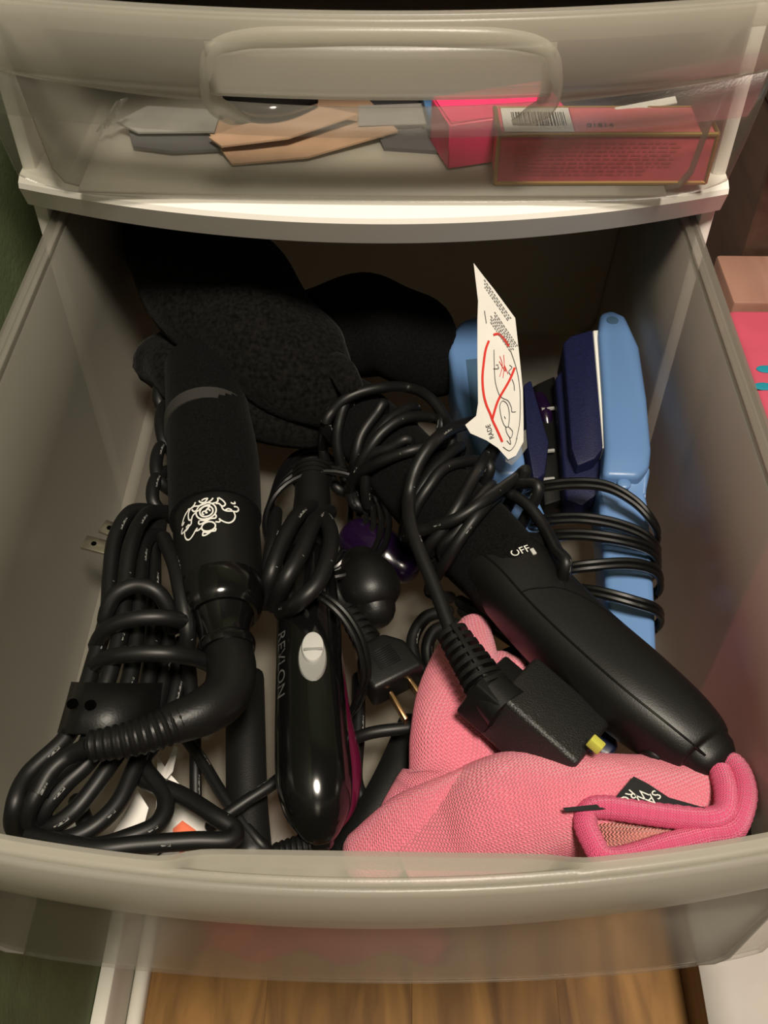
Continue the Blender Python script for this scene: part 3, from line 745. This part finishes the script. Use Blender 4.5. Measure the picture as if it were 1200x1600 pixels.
for s_, (x0, y0, x1, y1) in ((1, (638, 1062, 664, 1100)), (-1, (610, 1085, 635, 1128))):
    q0, q1 = P(x0, y0, zp), P(x1, y1, zp - .002); 
    part('prong', obox((q0 + q1) / 2, (q1 - q0) / 2, S * .0009, U * .0028, .0004), M_BRASS, pg)
# round black knob brush end and purple piece
br = thing('hair_brush', 'black knob ended brush handle with purple glossy band under the cords', 'brush', P(585, 910, DF))
part('knob', Sweep(Ps([(565, 885, -.105), (572, 905, -.104), (580, 930, -.104), (585, 950, -.106)]), [.0105, .0150, .0150, .0105], n=26, roundcap=True).geo, M_BLK, br)
part('band', Sweep(Ps([(560, 840, -.122), (596, 862, -.120), (632, 886, -.122)]), [.012, .0135, .010], [.010, .011, .008], n=22, roundcap=True).geo, M_PURP, br, 'glossy purple band')

# ------------------------------------------------------------------ large curling iron across the middle, cord wound on its barrel
ci = thing('curling_iron', 'large black curling iron with its cord wound around the barrel', 'curling iron', P(900, 1010, DF))
BA, BB = P(545, 640, -.100), P(800, 905, -.088)
BR = .0220
part('barrel_sleeve', Sweep([BA, BA.lerp(BB, .33), BA.lerp(BB, .66), BB], [.0195, .0215, .0225, .0215], n=36, roundcap=True, wob=lambda t, a: 1 + .015 * math.sin(31 * t + 4 * a)).geo, M_FELT, ci)
hz = -.085
hn = Sweep(Ps([(775, 880, -.087), (805, 905, hz), (850, 955, hz), (910, 1015, hz), (985, 1080, hz + .001), (1050, 1133, hz), (1090, 1166, hz - .001), (1103, 1178, hz - .001)]),
           [.0195, .0205, .0205, .0203, .0200, .0180, .0152, .0122], [.0165, .0180, .0180, .0185, .0175, .0160, .0135, .0108], n=44, power=2.5, roundcap=True)
ho = part('handle', hn.geo, M_BLK, ci)
# moulded grip panel line and seam
Lm = hn.L[-1]
seam = [hn.at(Lm * (.05 + .9 * k / 24), math.radians(62), .00005) for k in range(25)]
part('seam', tube(seam, .0005, 6, 2), M_GLOSS, ho)
gr = []
for k in range(21):
    q = k / 20
    gr.append(hn.at(Lm * (.30 + .02 * q + .22 * q ** 2.2), math.radians(62 + 74 * q), -.0001))
part('grip_edge', tube(gr, .0004, 6, 3), M_FELT, ho)
q0, q1 = P(1092, 1172, hz - .002), P(1120, 1194, hz - .004); T, S, U = frame_of(q0, q1)
part('cord_exit', Sweep([q0, q0.lerp(q1, .5), q1], [.0060, .0052, .0044], n=16).geo, M_RUB, ci)
kc = P(1015, 1178, -.088)
part('hanging_stub', Sweep(Ps([(1000, 1160, -.093), (1022, 1178, -.086), (1045, 1188, -.092)]), [.0035, .004, .003], n=10).geo, M_RUB, ci)
dial = Sweep(Ps([(783, 868, -.078), (800, 866, -.076), (845, 858, -.080)]), [.011, .014, .010], [.006, .0075, .006], n=24, roundcap=True)
part('switch_collar', dial.geo, M_BLK, ci)
dd = V((0, 0, 1))
tpos = P(813, 861, -.0665); ex = (P(830, 856, -.0665) - P(800, 866, -.0665)).normalized(); ey = V((0, 0, 1)).cross(ex)
part('off_lettering', map2(text2('OFF', .0056), lambda a, b: tpos + ex * a + ey * b), M_PRT, ho, smooth=False)
dp = P(833, 862, -.067)
part('pointer', obox(dp, ex * .0010, ey * .0018, V((0, 0, .0006)), .0003), M_SILV, ho)
AX = (BB - BA).normalized()
def wrap(px, py, extra=0.0, lift=0.0):
    """point where the sight line meets the wound barrel (or passes closest to it)"""
    d = ray(px, py).normalized(); R = BR + extra; w0 = CAM - BA
    d_ = d - AX * d.dot(AX); w_ = w0 - AX * w0.dot(AX)
    A_ = d_.dot(d_); B_ = 2 * d_.dot(w_); C_ = w_.dot(w_) - R * R; D = B_ * B_ - 4 * A_ * C_
    t = (-B_ - math.sqrt(D)) / (2 * A_) if D > 0 else -B_ / (2 * A_)
    return CAM + d * t + V((0, 0, lift))
wr = [
    ([(510, 668), (522, 640), (550, 618), (595, 606), (637, 606), (672, 622), (697, 657), (705, 690)], .006),
    ([(600, 634), (588, 646), (564, 681), (555, 720), (550, 755), (560, 790)], .003),
    ([(690, 668), (676, 653), (634, 653), (599, 674), (574, 706), (557, 737), (548, 770)], .005),
    ([(705, 690), (690, 693), (648, 703), (613, 714), (585, 727), (560, 745)], .003),
    ([(640, 690), (610, 700), (580, 712), (560, 735)], .003),
    ([(765, 735), (746, 720), (697, 730), (669, 762), (648, 797), (640, 830)], .003),
    ([(775, 700), (760, 713), (739, 748), (718, 786), (690, 830), (670, 860)], .006),
    ([(820, 740), (805, 748), (760, 780), (718, 808), (676, 825), (650, 835)], .008),
    ([(840, 770), (823, 755), (788, 766), (753, 797), (721, 839), (697, 878), (683, 898), (672, 925)], .005),
    ([(780, 770), (798, 772), (828, 793), (853, 828), (870, 860), (884, 886)], .004),
    ([(520, 640), (508, 667), (505, 702), (512, 735), (530, 765)], .004),
    ([(545, 625), (530, 660), (528, 700), (540, 750), (556, 790)], .002),
    ([(720, 700), (690, 720), (660, 760), (640, 800), (632, 840)], .002),
    ([(650, 640), (615, 650), (582, 690), (572, 730), (575, 790)], .002),
    ([(770, 760), (740, 790), (715, 830), (690, 860)], .002),
]
def tuck(l):
    """carry both ends of a turn on round the underside of the barrel"""
    def low(e):
        a = BA + AX * (e - BA).dot(AX); return a + (e - a) * .55 + V((0, 0, -.021))
    return [low(l[0])] + l + [low(l[-1])]
part('wound_cord', join(*[tube(tuck([wrap(x_, y_, e) for x_, y_ in l]), .0030, 10, 8) for l, e in wr]), M_CORD, ci)
# label strip and violet underside showing under the handle
part('rating_label', prism(Ps([(752, 930, -.104), (795, 968, -.100), (858, 1028, -.100), (850, 1034, -.104), (790, 985, -.106)]), (0, 0, -.0008)), M_LBL, ci, 'pale violet rating label', smooth=False)
part('red_edge', tube(Ps([(742, 925, -.098), (775, 955, -.098), (800, 980, -.099)]), .0010, 6, 3), M_MAG, ci)
# shockproof plug block with ribbed relief, on the same cord
gf = part('plug_cord', tube([wrap(735, 660, .010), wrap(704, 671, .014), wrap(676, 692, .016), wrap(651, 730, .014), wrap(639, 776, .012), P(641, 818, -.066), P(655, 860, -.066), P(678, 915, -.068), P(697, 965, -.070), P(706, 990, -.071)], .0033, 12, 8), M_CORD, ci)
r0, r1 = P(702, 982, -.071), P(772, 1092, -.073); T, S, U = frame_of(r0, r1)
rl = part('strain_relief', Sweep([r0, r0.lerp(r1, .5), r1], [.0038, .0046, .0056], n=16).geo, M_RUB, ci)
for k in range(8):
    q = r0.lerp(r1, .08 + .88 * k / 8); r = .0072 + .0004 * k
    part('rib', Sweep([q - T * .0010, q + T * .0010], [r, r], [r * .8, r * .8], n=18, per=1).geo, M_RUB, rl)
part('rib_spine', obox(r0.lerp(r1, .5) + U * .0056, (r1 - r0) * .46, S * .0011, U * .0010, .0003), M_RUB, rl)
a, b = P(795, 1085, -.082), P(903, 1180, -.090); T, S, U = frame_of(a, b)
RR = Matrix.Rotation(math.radians(-20), 3, T); S2 = RR @ S; U2 = RR @ U
blk = part('plug_block', obox((a + b) / 2, (b - a) / 2 + T * .002, S2 * .0175, U2 * .0125, .0022, 3), M_GRIT, ci)
part('plug_neck', obox(P(772, 1085, -.078), T * .0075, S2 * .0135, U2 * .0100, .0016, 2), M_BLK, blk)
part('plug_collar', Sweep(Ps([(765, 1080, -.073), (792, 1108, -.074)]), [.0095, .0105], [.0085, .009], n=18, per=2).geo, M_BLK, blk)
yb_ = P(931, 1163, -.070)
part('test_button', obox(yb_, T * .0030, S2 * .0022, U2 * .0022, .0006), M_YEL, blk, 'yellow test button')

# ------------------------------------------------------------------ navy comb and violet case under the iron handle
single('violet_case', prism(Ps([(800, 975, -.112), (850, 1030, -.110), (862, 1075, -.112), (845, 1085, -.114), (805, 1020, -.114)]), (0, 0, -.012), .002), M_PURP, 'dark violet plastic case between the pink sock and curling iron handle', 'case')
single('navy_comb', prism(Ps([(848, 1050, -.103), (885, 1055, -.103), (960, 1135, -.101), (968, 1165, -.101), (950, 1180, -.101), (905, 1165, -.103)]), (0, 0, -.010), .002), M_NAVYP, 'navy plastic comb back under the curling iron handle', 'comb')

# ------------------------------------------------------------------ light blue crimper with navy plates
cr = thing('hair_crimper', 'light blue crimping iron with navy plates on the right', 'crimping iron', P(975, 760, DF))
ZT = -.083
ra = part('right_arm', prism(Ps([(938, 488, ZT), (955, 482, ZT), (978, 492, ZT), (1000, 540, ZT), (1012, 620, ZT), (1019, 700, ZT), (1016, 728, ZT), (1000, 745, ZT), (942, 742, ZT), (946, 700, ZT), (942, 620, ZT), (935, 520, ZT)]), (0, .004, -.034), .0035, 3), M_BLUE, cr)
part('right_handle', prism(Ps([(940, 730, ZT - .002), (1019, 725, ZT - .002), (1010, 770, ZT - .010), (1014, 800, ZT - .012), (1022, 900, ZT - .012), (1028, 1045, ZT - .012), (955, 1060, ZT - .012), (946, 900, ZT - .012), (938, 800, ZT - .012), (934, 765, ZT - .010)]), (0, .003, -.026), .003, 3), M_BLUE, cr)
hc = P(957, 500, ZT + .0004)
part('hanging_hole', Sweep([hc, hc - V((0, 0, .0012))], [.0036, .0036], n=18, per=1).geo, M_BLUED, ra)
rv = P(975, 757, ZT - .004)
part('rivet', disc(rv, V((1, 0, 0)), V((0, 1, 0)), .0035, .0035, .0012, dome=.0006), M_BLUE, ra)
part('plate_edge', prism(Ps([(926, 516, ZT - .004), (936, 515, ZT - .004), (948, 694, ZT - .004), (942, 700, ZT - .004)]), (0, .003, -.026), .0006, 1), M_CERAM, cr, 'white plate edge')
part('crimp_plate', prism(Ps([(880, 536, ZT - .005), (892, 524, ZT - .004), (927, 514, ZT - .004), (944, 698, ZT - .004), (930, 716, ZT - .005), (902, 728, ZT - .007), (893, 700, ZT - .006)]), (0, .004, -.026), .0015, 2), M_NAVY, cr, 'navy crimping plate')
part('crimp_plate_step', prism(Ps([(868, 590, ZT - .016), (884, 570, ZT - .014), (900, 720, ZT - .014), (940, 712, ZT - .014), (936, 770, ZT - .016), (910, 790, ZT - .018), (884, 780, ZT - .018)]), (0, .003, -.020), .0015, 2), M_NAVY, cr, 'navy stepped plate side')
# left arm, swung open towards the tag
la = part('left_arm', prism(Ps([(700, 545, -.086), (704, 520, -.086), (722, 498, -.086), (748, 490, -.086), (772, 500, -.086), (790, 560, -.086), (822, 720, -.086), (818, 748, -.090), (770, 742, -.090), (738, 690, -.088), (712, 620, -.086)]), (0, .004, -.034), .004, 3), M_BLUE, cr)
part('arm_recess', prism(Ps([(728, 562, -.0857), (746, 560, -.0857), (750, 650, -.0857), (738, 650, -.0857)]), (0, 0, -.001), 0), M_BLUED, la, smooth=False)
part('left_handle', prism(Ps([(770, 735, -.094), (822, 735, -.094), (880, 860, -.100), (965, 1045, -.106), (920, 1060, -.106), (840, 900, -.100)]), (0, .002, -.026), .003, 3), M_BLUE, cr)
part('inner_plate', prism(Ps([(818, 600, -.094), (830, 592, -.094), (858, 690, -.096), (852, 740, -.098), (834, 752, -.098), (824, 690, -.094)]), (0, .003, -.026), .0015, 2), M_NAVY, cr, 'navy crimping plate')
part('heater_block', prism(Ps([(835, 600, -.112), (868, 585, -.112), (880, 780, -.112), (850, 790, -.112)]), (0, 0, -.02), .002, 2), M_BLK, cr)
for yy in (640, 706, 750): part('vent_pin', tube(Ps([(846, yy, -.109), (866, yy - 2, -.109)]), .0012, 8, 2), M_SILVR, cr)
part('purple_tip', Sweep(Ps([(838, 610, -.118), (850, 640, -.112), (856, 670, -.116)]), [.003, .0045, .003], n=14, roundcap=True).geo, M_PURP, cr)
win = [
    [(815, 772, -.100), (835, 759, -.084), (892, 751, -.078), (946, 755, -.077), (990, 778, -.080), (1018, 808, -.086), (1028, 832, -.095), (1018, 850, -.11)],
    [(825, 815, -.100), (845, 809, -.088), (900, 805, -.083), (954, 812, -.083), (1000, 828, -.086), (1024, 848, -.092), (1027, 866, -.105)],
    [(830, 840, -.100), (856, 833, -.088), (912, 831, -.083), (975, 840, -.083), (1016, 854, -.088), (1029, 875, -.098), (1022, 890, -.11)],
    [(855, 890, -.100), (873, 887, -.088), (917, 880, -.083), (983, 876, -.083), (1024, 887, -.088), (1031, 914, -.100)],
    [(875, 920, -.100), (894, 917, -.088), (935, 921, -.083), (992, 936, -.083), (1027, 949, -.088), (1031, 968, -.100)],
]
def under(l):
    return l + [l[-1] + V((-.006, 0, -.010)), l[-1] + V((-.020, 0, -.016))]
part('wound_cord', join(*[tube(under(Ps([(x_, y_ + o_, z_ - .0004 * (o_ > 0)) for x_, y_, z_ in l])), .0016, 8, 8) for l in win for o_ in (0, 9)]), M_WIRE, cr)

# ------------------------------------------------------------------ white warning tag
TA, TB, TC = PY(740, 411, -.062), P(746, 655, -.052), P(818, 690, -.060)
tn = (TB - TA).cross(TC - TA).normalized()
if tn.dot(CAM - TA) < 0: tn = -tn
def tg(px, py, o=0.0):
    p_ = PP(px, py, TA, tn); return p_ + tn * o
out = [(740, 411), (756, 432), (772, 452), (805, 497), (812, 560), (817, 610), (818, 660), (818, 690), (806, 712), (794, 718), (778, 700), (760, 688), (735, 677), (727, 664), (744, 650), (747, 630), (746, 560), (746, 500), (747, 470)]
tag_ = thing('warning_tag', 'white warning tag with red prohibition ring on the wound cord', 'tag', tg(770, 700))
part('tag_sheet', prism([tg(*p_) for p_ in out], tn * -.0006, 0), M_PAPER, tag_, smooth=False)
def strokes(lst, w, o=.0004, per=5):
    gs = []
    for st in lst:
        wp = w
        r2 = ribbon2([(q[0], q[1]) for q in crom(st, per)], wp); gs.append(map2(r2, lambda a, b: tg(a, b, o)))
    return join(*gs)
C5 = lambda l: [(700 + a / 5, 400 + b / 5) for a, b in l]
part('red_ring', strokes([C5([(355, 615), (395, 608), (440, 650), (475, 705)]), C5([(320, 660), (295, 730), (280, 830), (270, 950), (278, 1070), (300, 1160), (330, 1230), (350, 1285), (390, 1370), (425, 1450)]), C5([(522, 870), (480, 970), (400, 1110), (370, 1190), (348, 1270)])], 3.6), M_RED, tag_, 'red prohibition ring', smooth=False)
part('red_scribble', strokes([C5([(405, 780), (425, 850), (405, 940)]), C5([(435, 770), (440, 850), (430, 950)]), C5([(400, 820), (450, 900), (440, 850), (470, 920)])], .9), M_RED, tag_, smooth=False)
part('drawing', strokes([C5([(360, 730), (362, 850), (370, 980), (400, 1080), (430, 1110), (470, 1130), (495, 1180), (500, 1215), (530, 1215)]), C5([(490, 740), (530, 860), (555, 980), (565, 1120), (560, 1300), (535, 1430)]),
    C5([(410, 1150), (430, 1130), (465, 1160), (480, 1240), (470, 1330), (440, 1320), (415, 1250), (405, 1180), (410, 1150)]), C5([(355, 880), (395, 878), (390, 860)]), C5([(375, 850), (395, 850)]), C5([(480, 850), (500, 870), (475, 900), (490, 930)]), C5([(500, 960), (515, 1000), (520, 1050)]),
    C5([(470, 1330), (505, 1370), (490, 1420), (460, 1380), (450, 1330)]), C5([(440, 1250), (450, 1270)]), C5([(285, 425), (300, 525)]), C5([(460, 1440), (490, 1470), (480, 1410)]), C5([(430, 1490), (480, 1520), (520, 1480), (540, 1420)])], .9), M_INK, tag_, smooth=False)
random.seed(11)
ls = []
for (x0, y0, x1, y1, n_, dx, dy) in [(265, 195, 490, 520, 3, -9, 12), (330, 460, 520, 740, 6, -10, 10)]:
    for k in range(n_):
        t0 = 0.02 + .05 * (k % 3)
        while t0 < .93:
            t1 = min(t0 + random.uniform(.03, .08), .97)
            q0 = (x0 + (x1 - x0) * t0 + dx * (k - n_ / 2), y0 + (y1 - y0) * t0 + dy * (k - n_ / 2)); q1 = (x0 + (x1 - x0) * t1 + dx * (k - n_ / 2), y0 + (y1 - y0) * t1 + dy * (k - n_ / 2))
            ls.append(C5([q0, q1])); t0 = t1 + .025
part('small_print', strokes(ls, 1.5, per=1), M_INKG, tag_, smooth=False)
o0 = (768, 674); ex2 = V((-7, -16)).normalized(); ey2 = V((-16, 7)).normalized() * -1
part('lettering', map2(text2('RADE', 11, .85), lambda a, b: tg(o0[0] - 2 + (6 * a / 17) * .0 + a * (-.30) + b * (-.92), o0[1] + a * (-.95) * 1 + b * .35, .0004)), M_INK, tag_, smooth=False)
part('clear_sleeve', prism([tg(*p_, -.0012) for p_ in [(790, 690), (822, 672), (824, 700), (812, 716), (800, 728), (790, 722)]], tn * -.0005), M_FILM, tag_, smooth=False)

# ------------------------------------------------------------------ pink knit sock
sk = thing('knit_sock', 'pink knit sock with overlocked cuff and black label at the drawer front', 'sock', P(860, 1270, DF))
wv = lambda t, a: 1 + .035 * math.sin(9 * t + 2 * a) + .02 * math.sin(23 * t - 3 * a)
part('foot', Sweep(Ps([(742, 985, -.108), (728, 1030, -.104), (716, 1090, -.104), (712, 1150, -.106), (722, 1215, -.112), (700, 1270, -.118), (660, 1320, -.124)]),
    [.0085, .0150, .0185, .0215, .0250, .0270, .0240], [.008, .011, .012, .013, .013, .013, .012], n=36, roundcap=True, wob=wv, per=10).geo, M_KNIT, sk)
part('toe_fold', Sweep(Ps([(775, 1045, -.110), (790, 1060, -.108), (806, 1075, -.110)]), [.011, .013, .010], [.008, .009, .008], n=20, roundcap=True).geo, M_KNIT, sk)
part('leg', Sweep(Ps([(640, 1345, -.122), (720, 1300, -.112), (800, 1268, -.101), (900, 1256, -.096), (1000, 1254, -.096), (1080, 1250, -.097), (1140, 1244, -.099)]),
    [.018, .0235, .0245, .0225, .0200, .0180, .0160], [.014, .018, .020, .020, .018, .015, .0125], n=44, roundcap=False, wob=wv, per=10).geo, M_KNIT, sk)
part('heel_fold', Sweep(Ps([(575, 1345, -.125), (640, 1285, -.110), (700, 1240, -.102), (770, 1205, -.098), (800, 1195, -.100)]), [.014, .013, .008, .0055, .003], [.010, .008, .007, .005, .003], n=22, roundcap=True).geo, M_KNIT, sk)
cuff = Ps([(1128, 1200, -0.0865), (1143, 1192, -0.0825), (1156, 1208, -0.0805), (1164, 1240, -0.0805), (1158, 1275, -0.0805), (1142, 1298, -0.0805), (1100, 1306, -0.0805), (1040, 1322, -0.0795), (985, 1338, -0.0795), (945, 1340, -0.0795), (926, 1318, -0.0795), (914, 1288, -0.0795), (922, 1266, -0.0785), (950, 1262, -0.0775), (1000, 1268, -0.0765), (1050, 1276, -0.0765), (1105, 1280, -0.0775), (1130, 1268, -0.0785), (1134, 1235, -0.0795), (1126, 1205, -0.0825)])
part('cuff', Sweep(cuff, .0047, n=14, per=14, wob=lambda t, a: 1 + .022 * math.sin(420 * t) + .05 * math.sin(37 * t + a)).geo, M_KNIT2, sk, 'brighter pink overlocked cuff edge')
ins = Ps([(930, 1275, -0.0820), (1000, 1276, -0.0820), (1060, 1284, -0.0820), (1130, 1285, -0.0820), (1140, 1296, -0.0820), (1040, 1318, -0.0820), (960, 1332, -0.0820), (930, 1310, -0.0820)])
part('cuff_inside', (ins, [tuple(range(8))], [(p_.x, p_.y) for p_ in ins]), M_KNITI, sk, thick=.001)
LZ = -.0735
lab = part('care_label', prism(Ps([(990, 1213), (1012, 1224), (1045, 1246), (1105, 1263), (1100, 1274), (1040, 1272), (1000, 1266), (950, 1264), (884, 1268), (880, 1262), (940, 1256), (962, 1246)], LZ), (0, 0, -.0006)), M_SATIN, sk, 'black folded care label', smooth=False)
for (w_, px_, py_) in (('SA', 1020, 1246), ('W', 1001, 1243), ('RO', 980, 1247)):
    c0 = P(px_, py_, LZ + .0004); e1 = (P(px_ - 12, py_ + 12, LZ) - P(px_, py_, LZ)).normalized(); e2_ = V((0, 0, 1)).cross(e1)
    part('label_lettering', map2(text2(w_, .0056), lambda a, b, c0=c0, e1=e1, e2_=e2_: c0 + e1 * a + e2_ * b), M_PRT, lab, smooth=False)
single('black_rounded_object', Sweep(Ps([(1152, 1225, -.100), (1172, 1258, -.097), (1164, 1296, -.100)]), [.009, .0105, .008], n=18, roundcap=True).geo, M_GLOSS, 'shiny black rounded object peeking out behind the sock cuff', 'object')  # black rounded object of unknown kind, partly behind the cuff

# ------------------------------------------------------------------ loose cords, straps and papers on the drawer bottom
def loose(name, label, lst, r, mat=None, cat='cord', fl=None, per=8):
    gs = [Sweep(Ps(l), r, fl or r, n=10, per=per, uvm='f', roundcap=True).geo for l in lst]
    single(name, join(*gs), mat or M_CORD, label, cat, Ps(lst[0])[0])
loose('styling_wand', 'flat black styling wand lying left of the straightener', [[(383, 1060, -.125), (384, 1150, -.125), (386, 1250, -.128), (392, 1330, -.130)]], .0095, M_BLK, 'styling wand', .006)
loose('thin_cord', 'thin black cord crossing under the left cord bundle', [[(270, 1130, -.128), (310, 1180, -.128), (350, 1245, -.126), (400, 1310, -.126), (420, 1330, -.13)], [(330, 1290, -.118), (380, 1255, -.115), (430, 1222, -.115), (445, 1205, -.12)], [(305, 1140, -.13), (306, 1260, -.14)]], .0028)
loose('black_bar', 'flat black bar slanting between the straightener and pink sock', [[(650, 1130, -.128), (610, 1220, -.128), (560, 1310, -.130), (540, 1335, -.132)]], .0085, M_BLK, 'bar', .004)
loose('short_cord', 'short black cord lying right of the straightener', [[(540, 1160, -.118), (580, 1145, -.112), (640, 1137, -.112), (690, 1132, -.118)]], .0029)
loose('hanging_cord', 'black cord running down along the straightener', [[(560, 1060, -.13), (560, 1140, -.132), (556, 1220, -.134), (575, 1262, -.136)], [(545, 1215, -.135), (535, 1290, -.138), (505, 1335, -.14)]], .0034)
loose('looped_cord', 'black cord loop beside the tip of the sock', [[(700, 955, -.118), (665, 965, -.116), (645, 1000, -.118), (652, 1040, -.12), (680, 1050, -.125)], [(710, 975, -.12), (680, 985, -.118), (668, 1010, -.12), (670, 1040, -.125)]], .0033)
loose('coiled_cord', 'black cord coil hidden between the iron barrel and the sock', [[(720, 940, -.112), (765, 965, -.108), (800, 985, -.110), (830, 995, -.115)], [(725, 955, -.116), (770, 980, -.112), (800, 1000, -.114)], [(780, 1030, -.12), (800, 1020, -.118), (820, 1020, -.12)]], .0033)
# papers
for (lbl, px_, z_) in [('white paper tag under the cord bundle, leftmost', [(70, 1300), (118, 1262), (128, 1300), (95, 1325)], -.135),
                       ('white paper tag curled under the middle of the cord bundle', [(172, 1310), (215, 1235), (232, 1262), (222, 1300), (190, 1330)], -.130)]:
    card('paper_tag', lbl, px_, z_, M_PAPER, 'tag', .0006)
t = thing('instruction_leaflet', 'white leaflet with orange print under the cord bundle', 'leaflet', P(290, 1270, -.145))
part('sheet', prism(Ps([(246, 1180, -.128), (262, 1205, -.130), (330, 1280, -.136), (380, 1335, -.138), (230, 1345, -.138), (244, 1260, -.134)]), (0, 0, -.0006)), M_PAPER, t, smooth=False)
part('folded_strip', prism(Ps([(262, 1190, -.124), (272, 1165, -.120), (278, 1168, -.120), (270, 1205, -.126), (256, 1222, -.128), (250, 1212, -.126)]), (0, 0, -.0006)), M_PAPER, t, smooth=False)
part('orange_print', prism(Ps([(270, 1295, -.1345), (285, 1282, -.1345), (306, 1297, -.1348), (304, 1305, -.135), (270, 1304, -.135)]), (0, 0, -.0002)), M_ORNG, t, smooth=False)
part('orange_rule', tube(Ps([(268, 1345, -.137), (300, 1318, -.136)]), .0006, 6, 2), M_ORNG, t)
part('ink_rule', tube(Ps([(235, 1345, -.137), (262, 1325, -.136)]), .0004, 6, 2), M_INK, t)
bl_ = []
random.seed(5)
for k in range(10): bl_.append(prism(Ps([(170 + 6 * k, 1338 - k * .6, -.1372), (174 + 6 * k, 1338 - k * .6, -.1372), (175 + 6 * k, 1331 - k * .6, -.1372), (171 + 6 * k, 1331 - k * .6, -.1372)]), (0, 0, -.0002)))
part('bold_print', join(*bl_), M_INK, t, smooth=False)

# ------------------------------------------------------------------ things standing beside and under the cart
rc = []
for i in range(15):
    rw = []
    for j in range(11):
        e = min(1, 3 * min(i, 14 - i, j, 10 - j) / 6)
        rw.append(V((-.15 + .21 * i / 14 + .006 * math.sin(j * 1.7), -.195 + .155 * j / 10 + .006 * math.sin(i * 1.3), FZ + .003 + e * (.022 + .010 * math.sin(i * 1.1 + .7 * j) + .007 * math.sin(2.1 * j - i)))))
    rc.append(rw)
single('red_cloth', grid(rc), simple('red_cloth_fabric', (.48, .04, .08), .85, .1, noise=.3, scale=40), 'crumpled dark red cloth on the floor under the open drawer', 'cloth', (-.05, -.1, FZ), thick=.003)

sd = thing('wooden_chest', 'dark brown wooden chest to the right of the cart', 'chest', (.5, .2, FZ))
part('body', box(.222, .85, .055, .45, FZ, .02, .003), M_DWOOD, sd)
part('top_board', box(.222, .86, .035, .45, .02, .035, .003), M_DWOOD, sd)
single('wall_board', box(.205, .8, .002, .05, FZ, -.056, .002), M_TWOOD, 'reddish brown board edge between the chest and the pink box', 'board', (.5, .02, FZ))
pk = thing('storage_box', 'bright pink storage box with teal dots right of the open drawer', 'box', (.4, -.12, FZ))
part('body', box(.205, .62, -.135, -.004, FZ, -.062, .004), M_PINKB, pk)
part('lid', box(.201, .624, -.139, -.001, -.075, -.058, .004, 3), M_PINKB, pk)
for (x_, y_) in ((1197, 577), (1193, 604), (1232, 640), (1236, 560)):
    q = P(x_, y_, -.0578); part('teal_dot', disc(q, V((1, 0, 0)), V((0, 1, 0)), .0052, .0030, .0003), M_TEAL, pk)
# low things at the front right of the floor
lp = thing('low_bench', 'low brown wooden bench at the lower right corner', 'bench', (.45, -.55, FZ))
part('seat_board', box(.249, .65, -.95, -.145, FZ + .050, FZ + .066, .002), M_BWOOD, lp)
part('side_board', box(.252, .27, -.93, -.15, FZ, FZ + .050, .001), M_BWOOD, lp)
part('end_board', box(.27, .65, -.17, -.15, FZ, FZ + .050, .001), M_BWOOD, lp)
cg = [[V((.247 + .35 * i / 14, -.94 + .79 * j / 20, FZ + .071 + .003 * math.sin(i * 1.3 + .6 * j) * math.sin(j * .9) + .004 * (i > 0))) for j in range(21)] for i in range(15)]
single('grey_cloth', grid(cg), M_GREYB, 'pale grey cloth spread on the low bench at the lower right', 'cloth', (.45, -.6, FZ + .066), thick=.003)
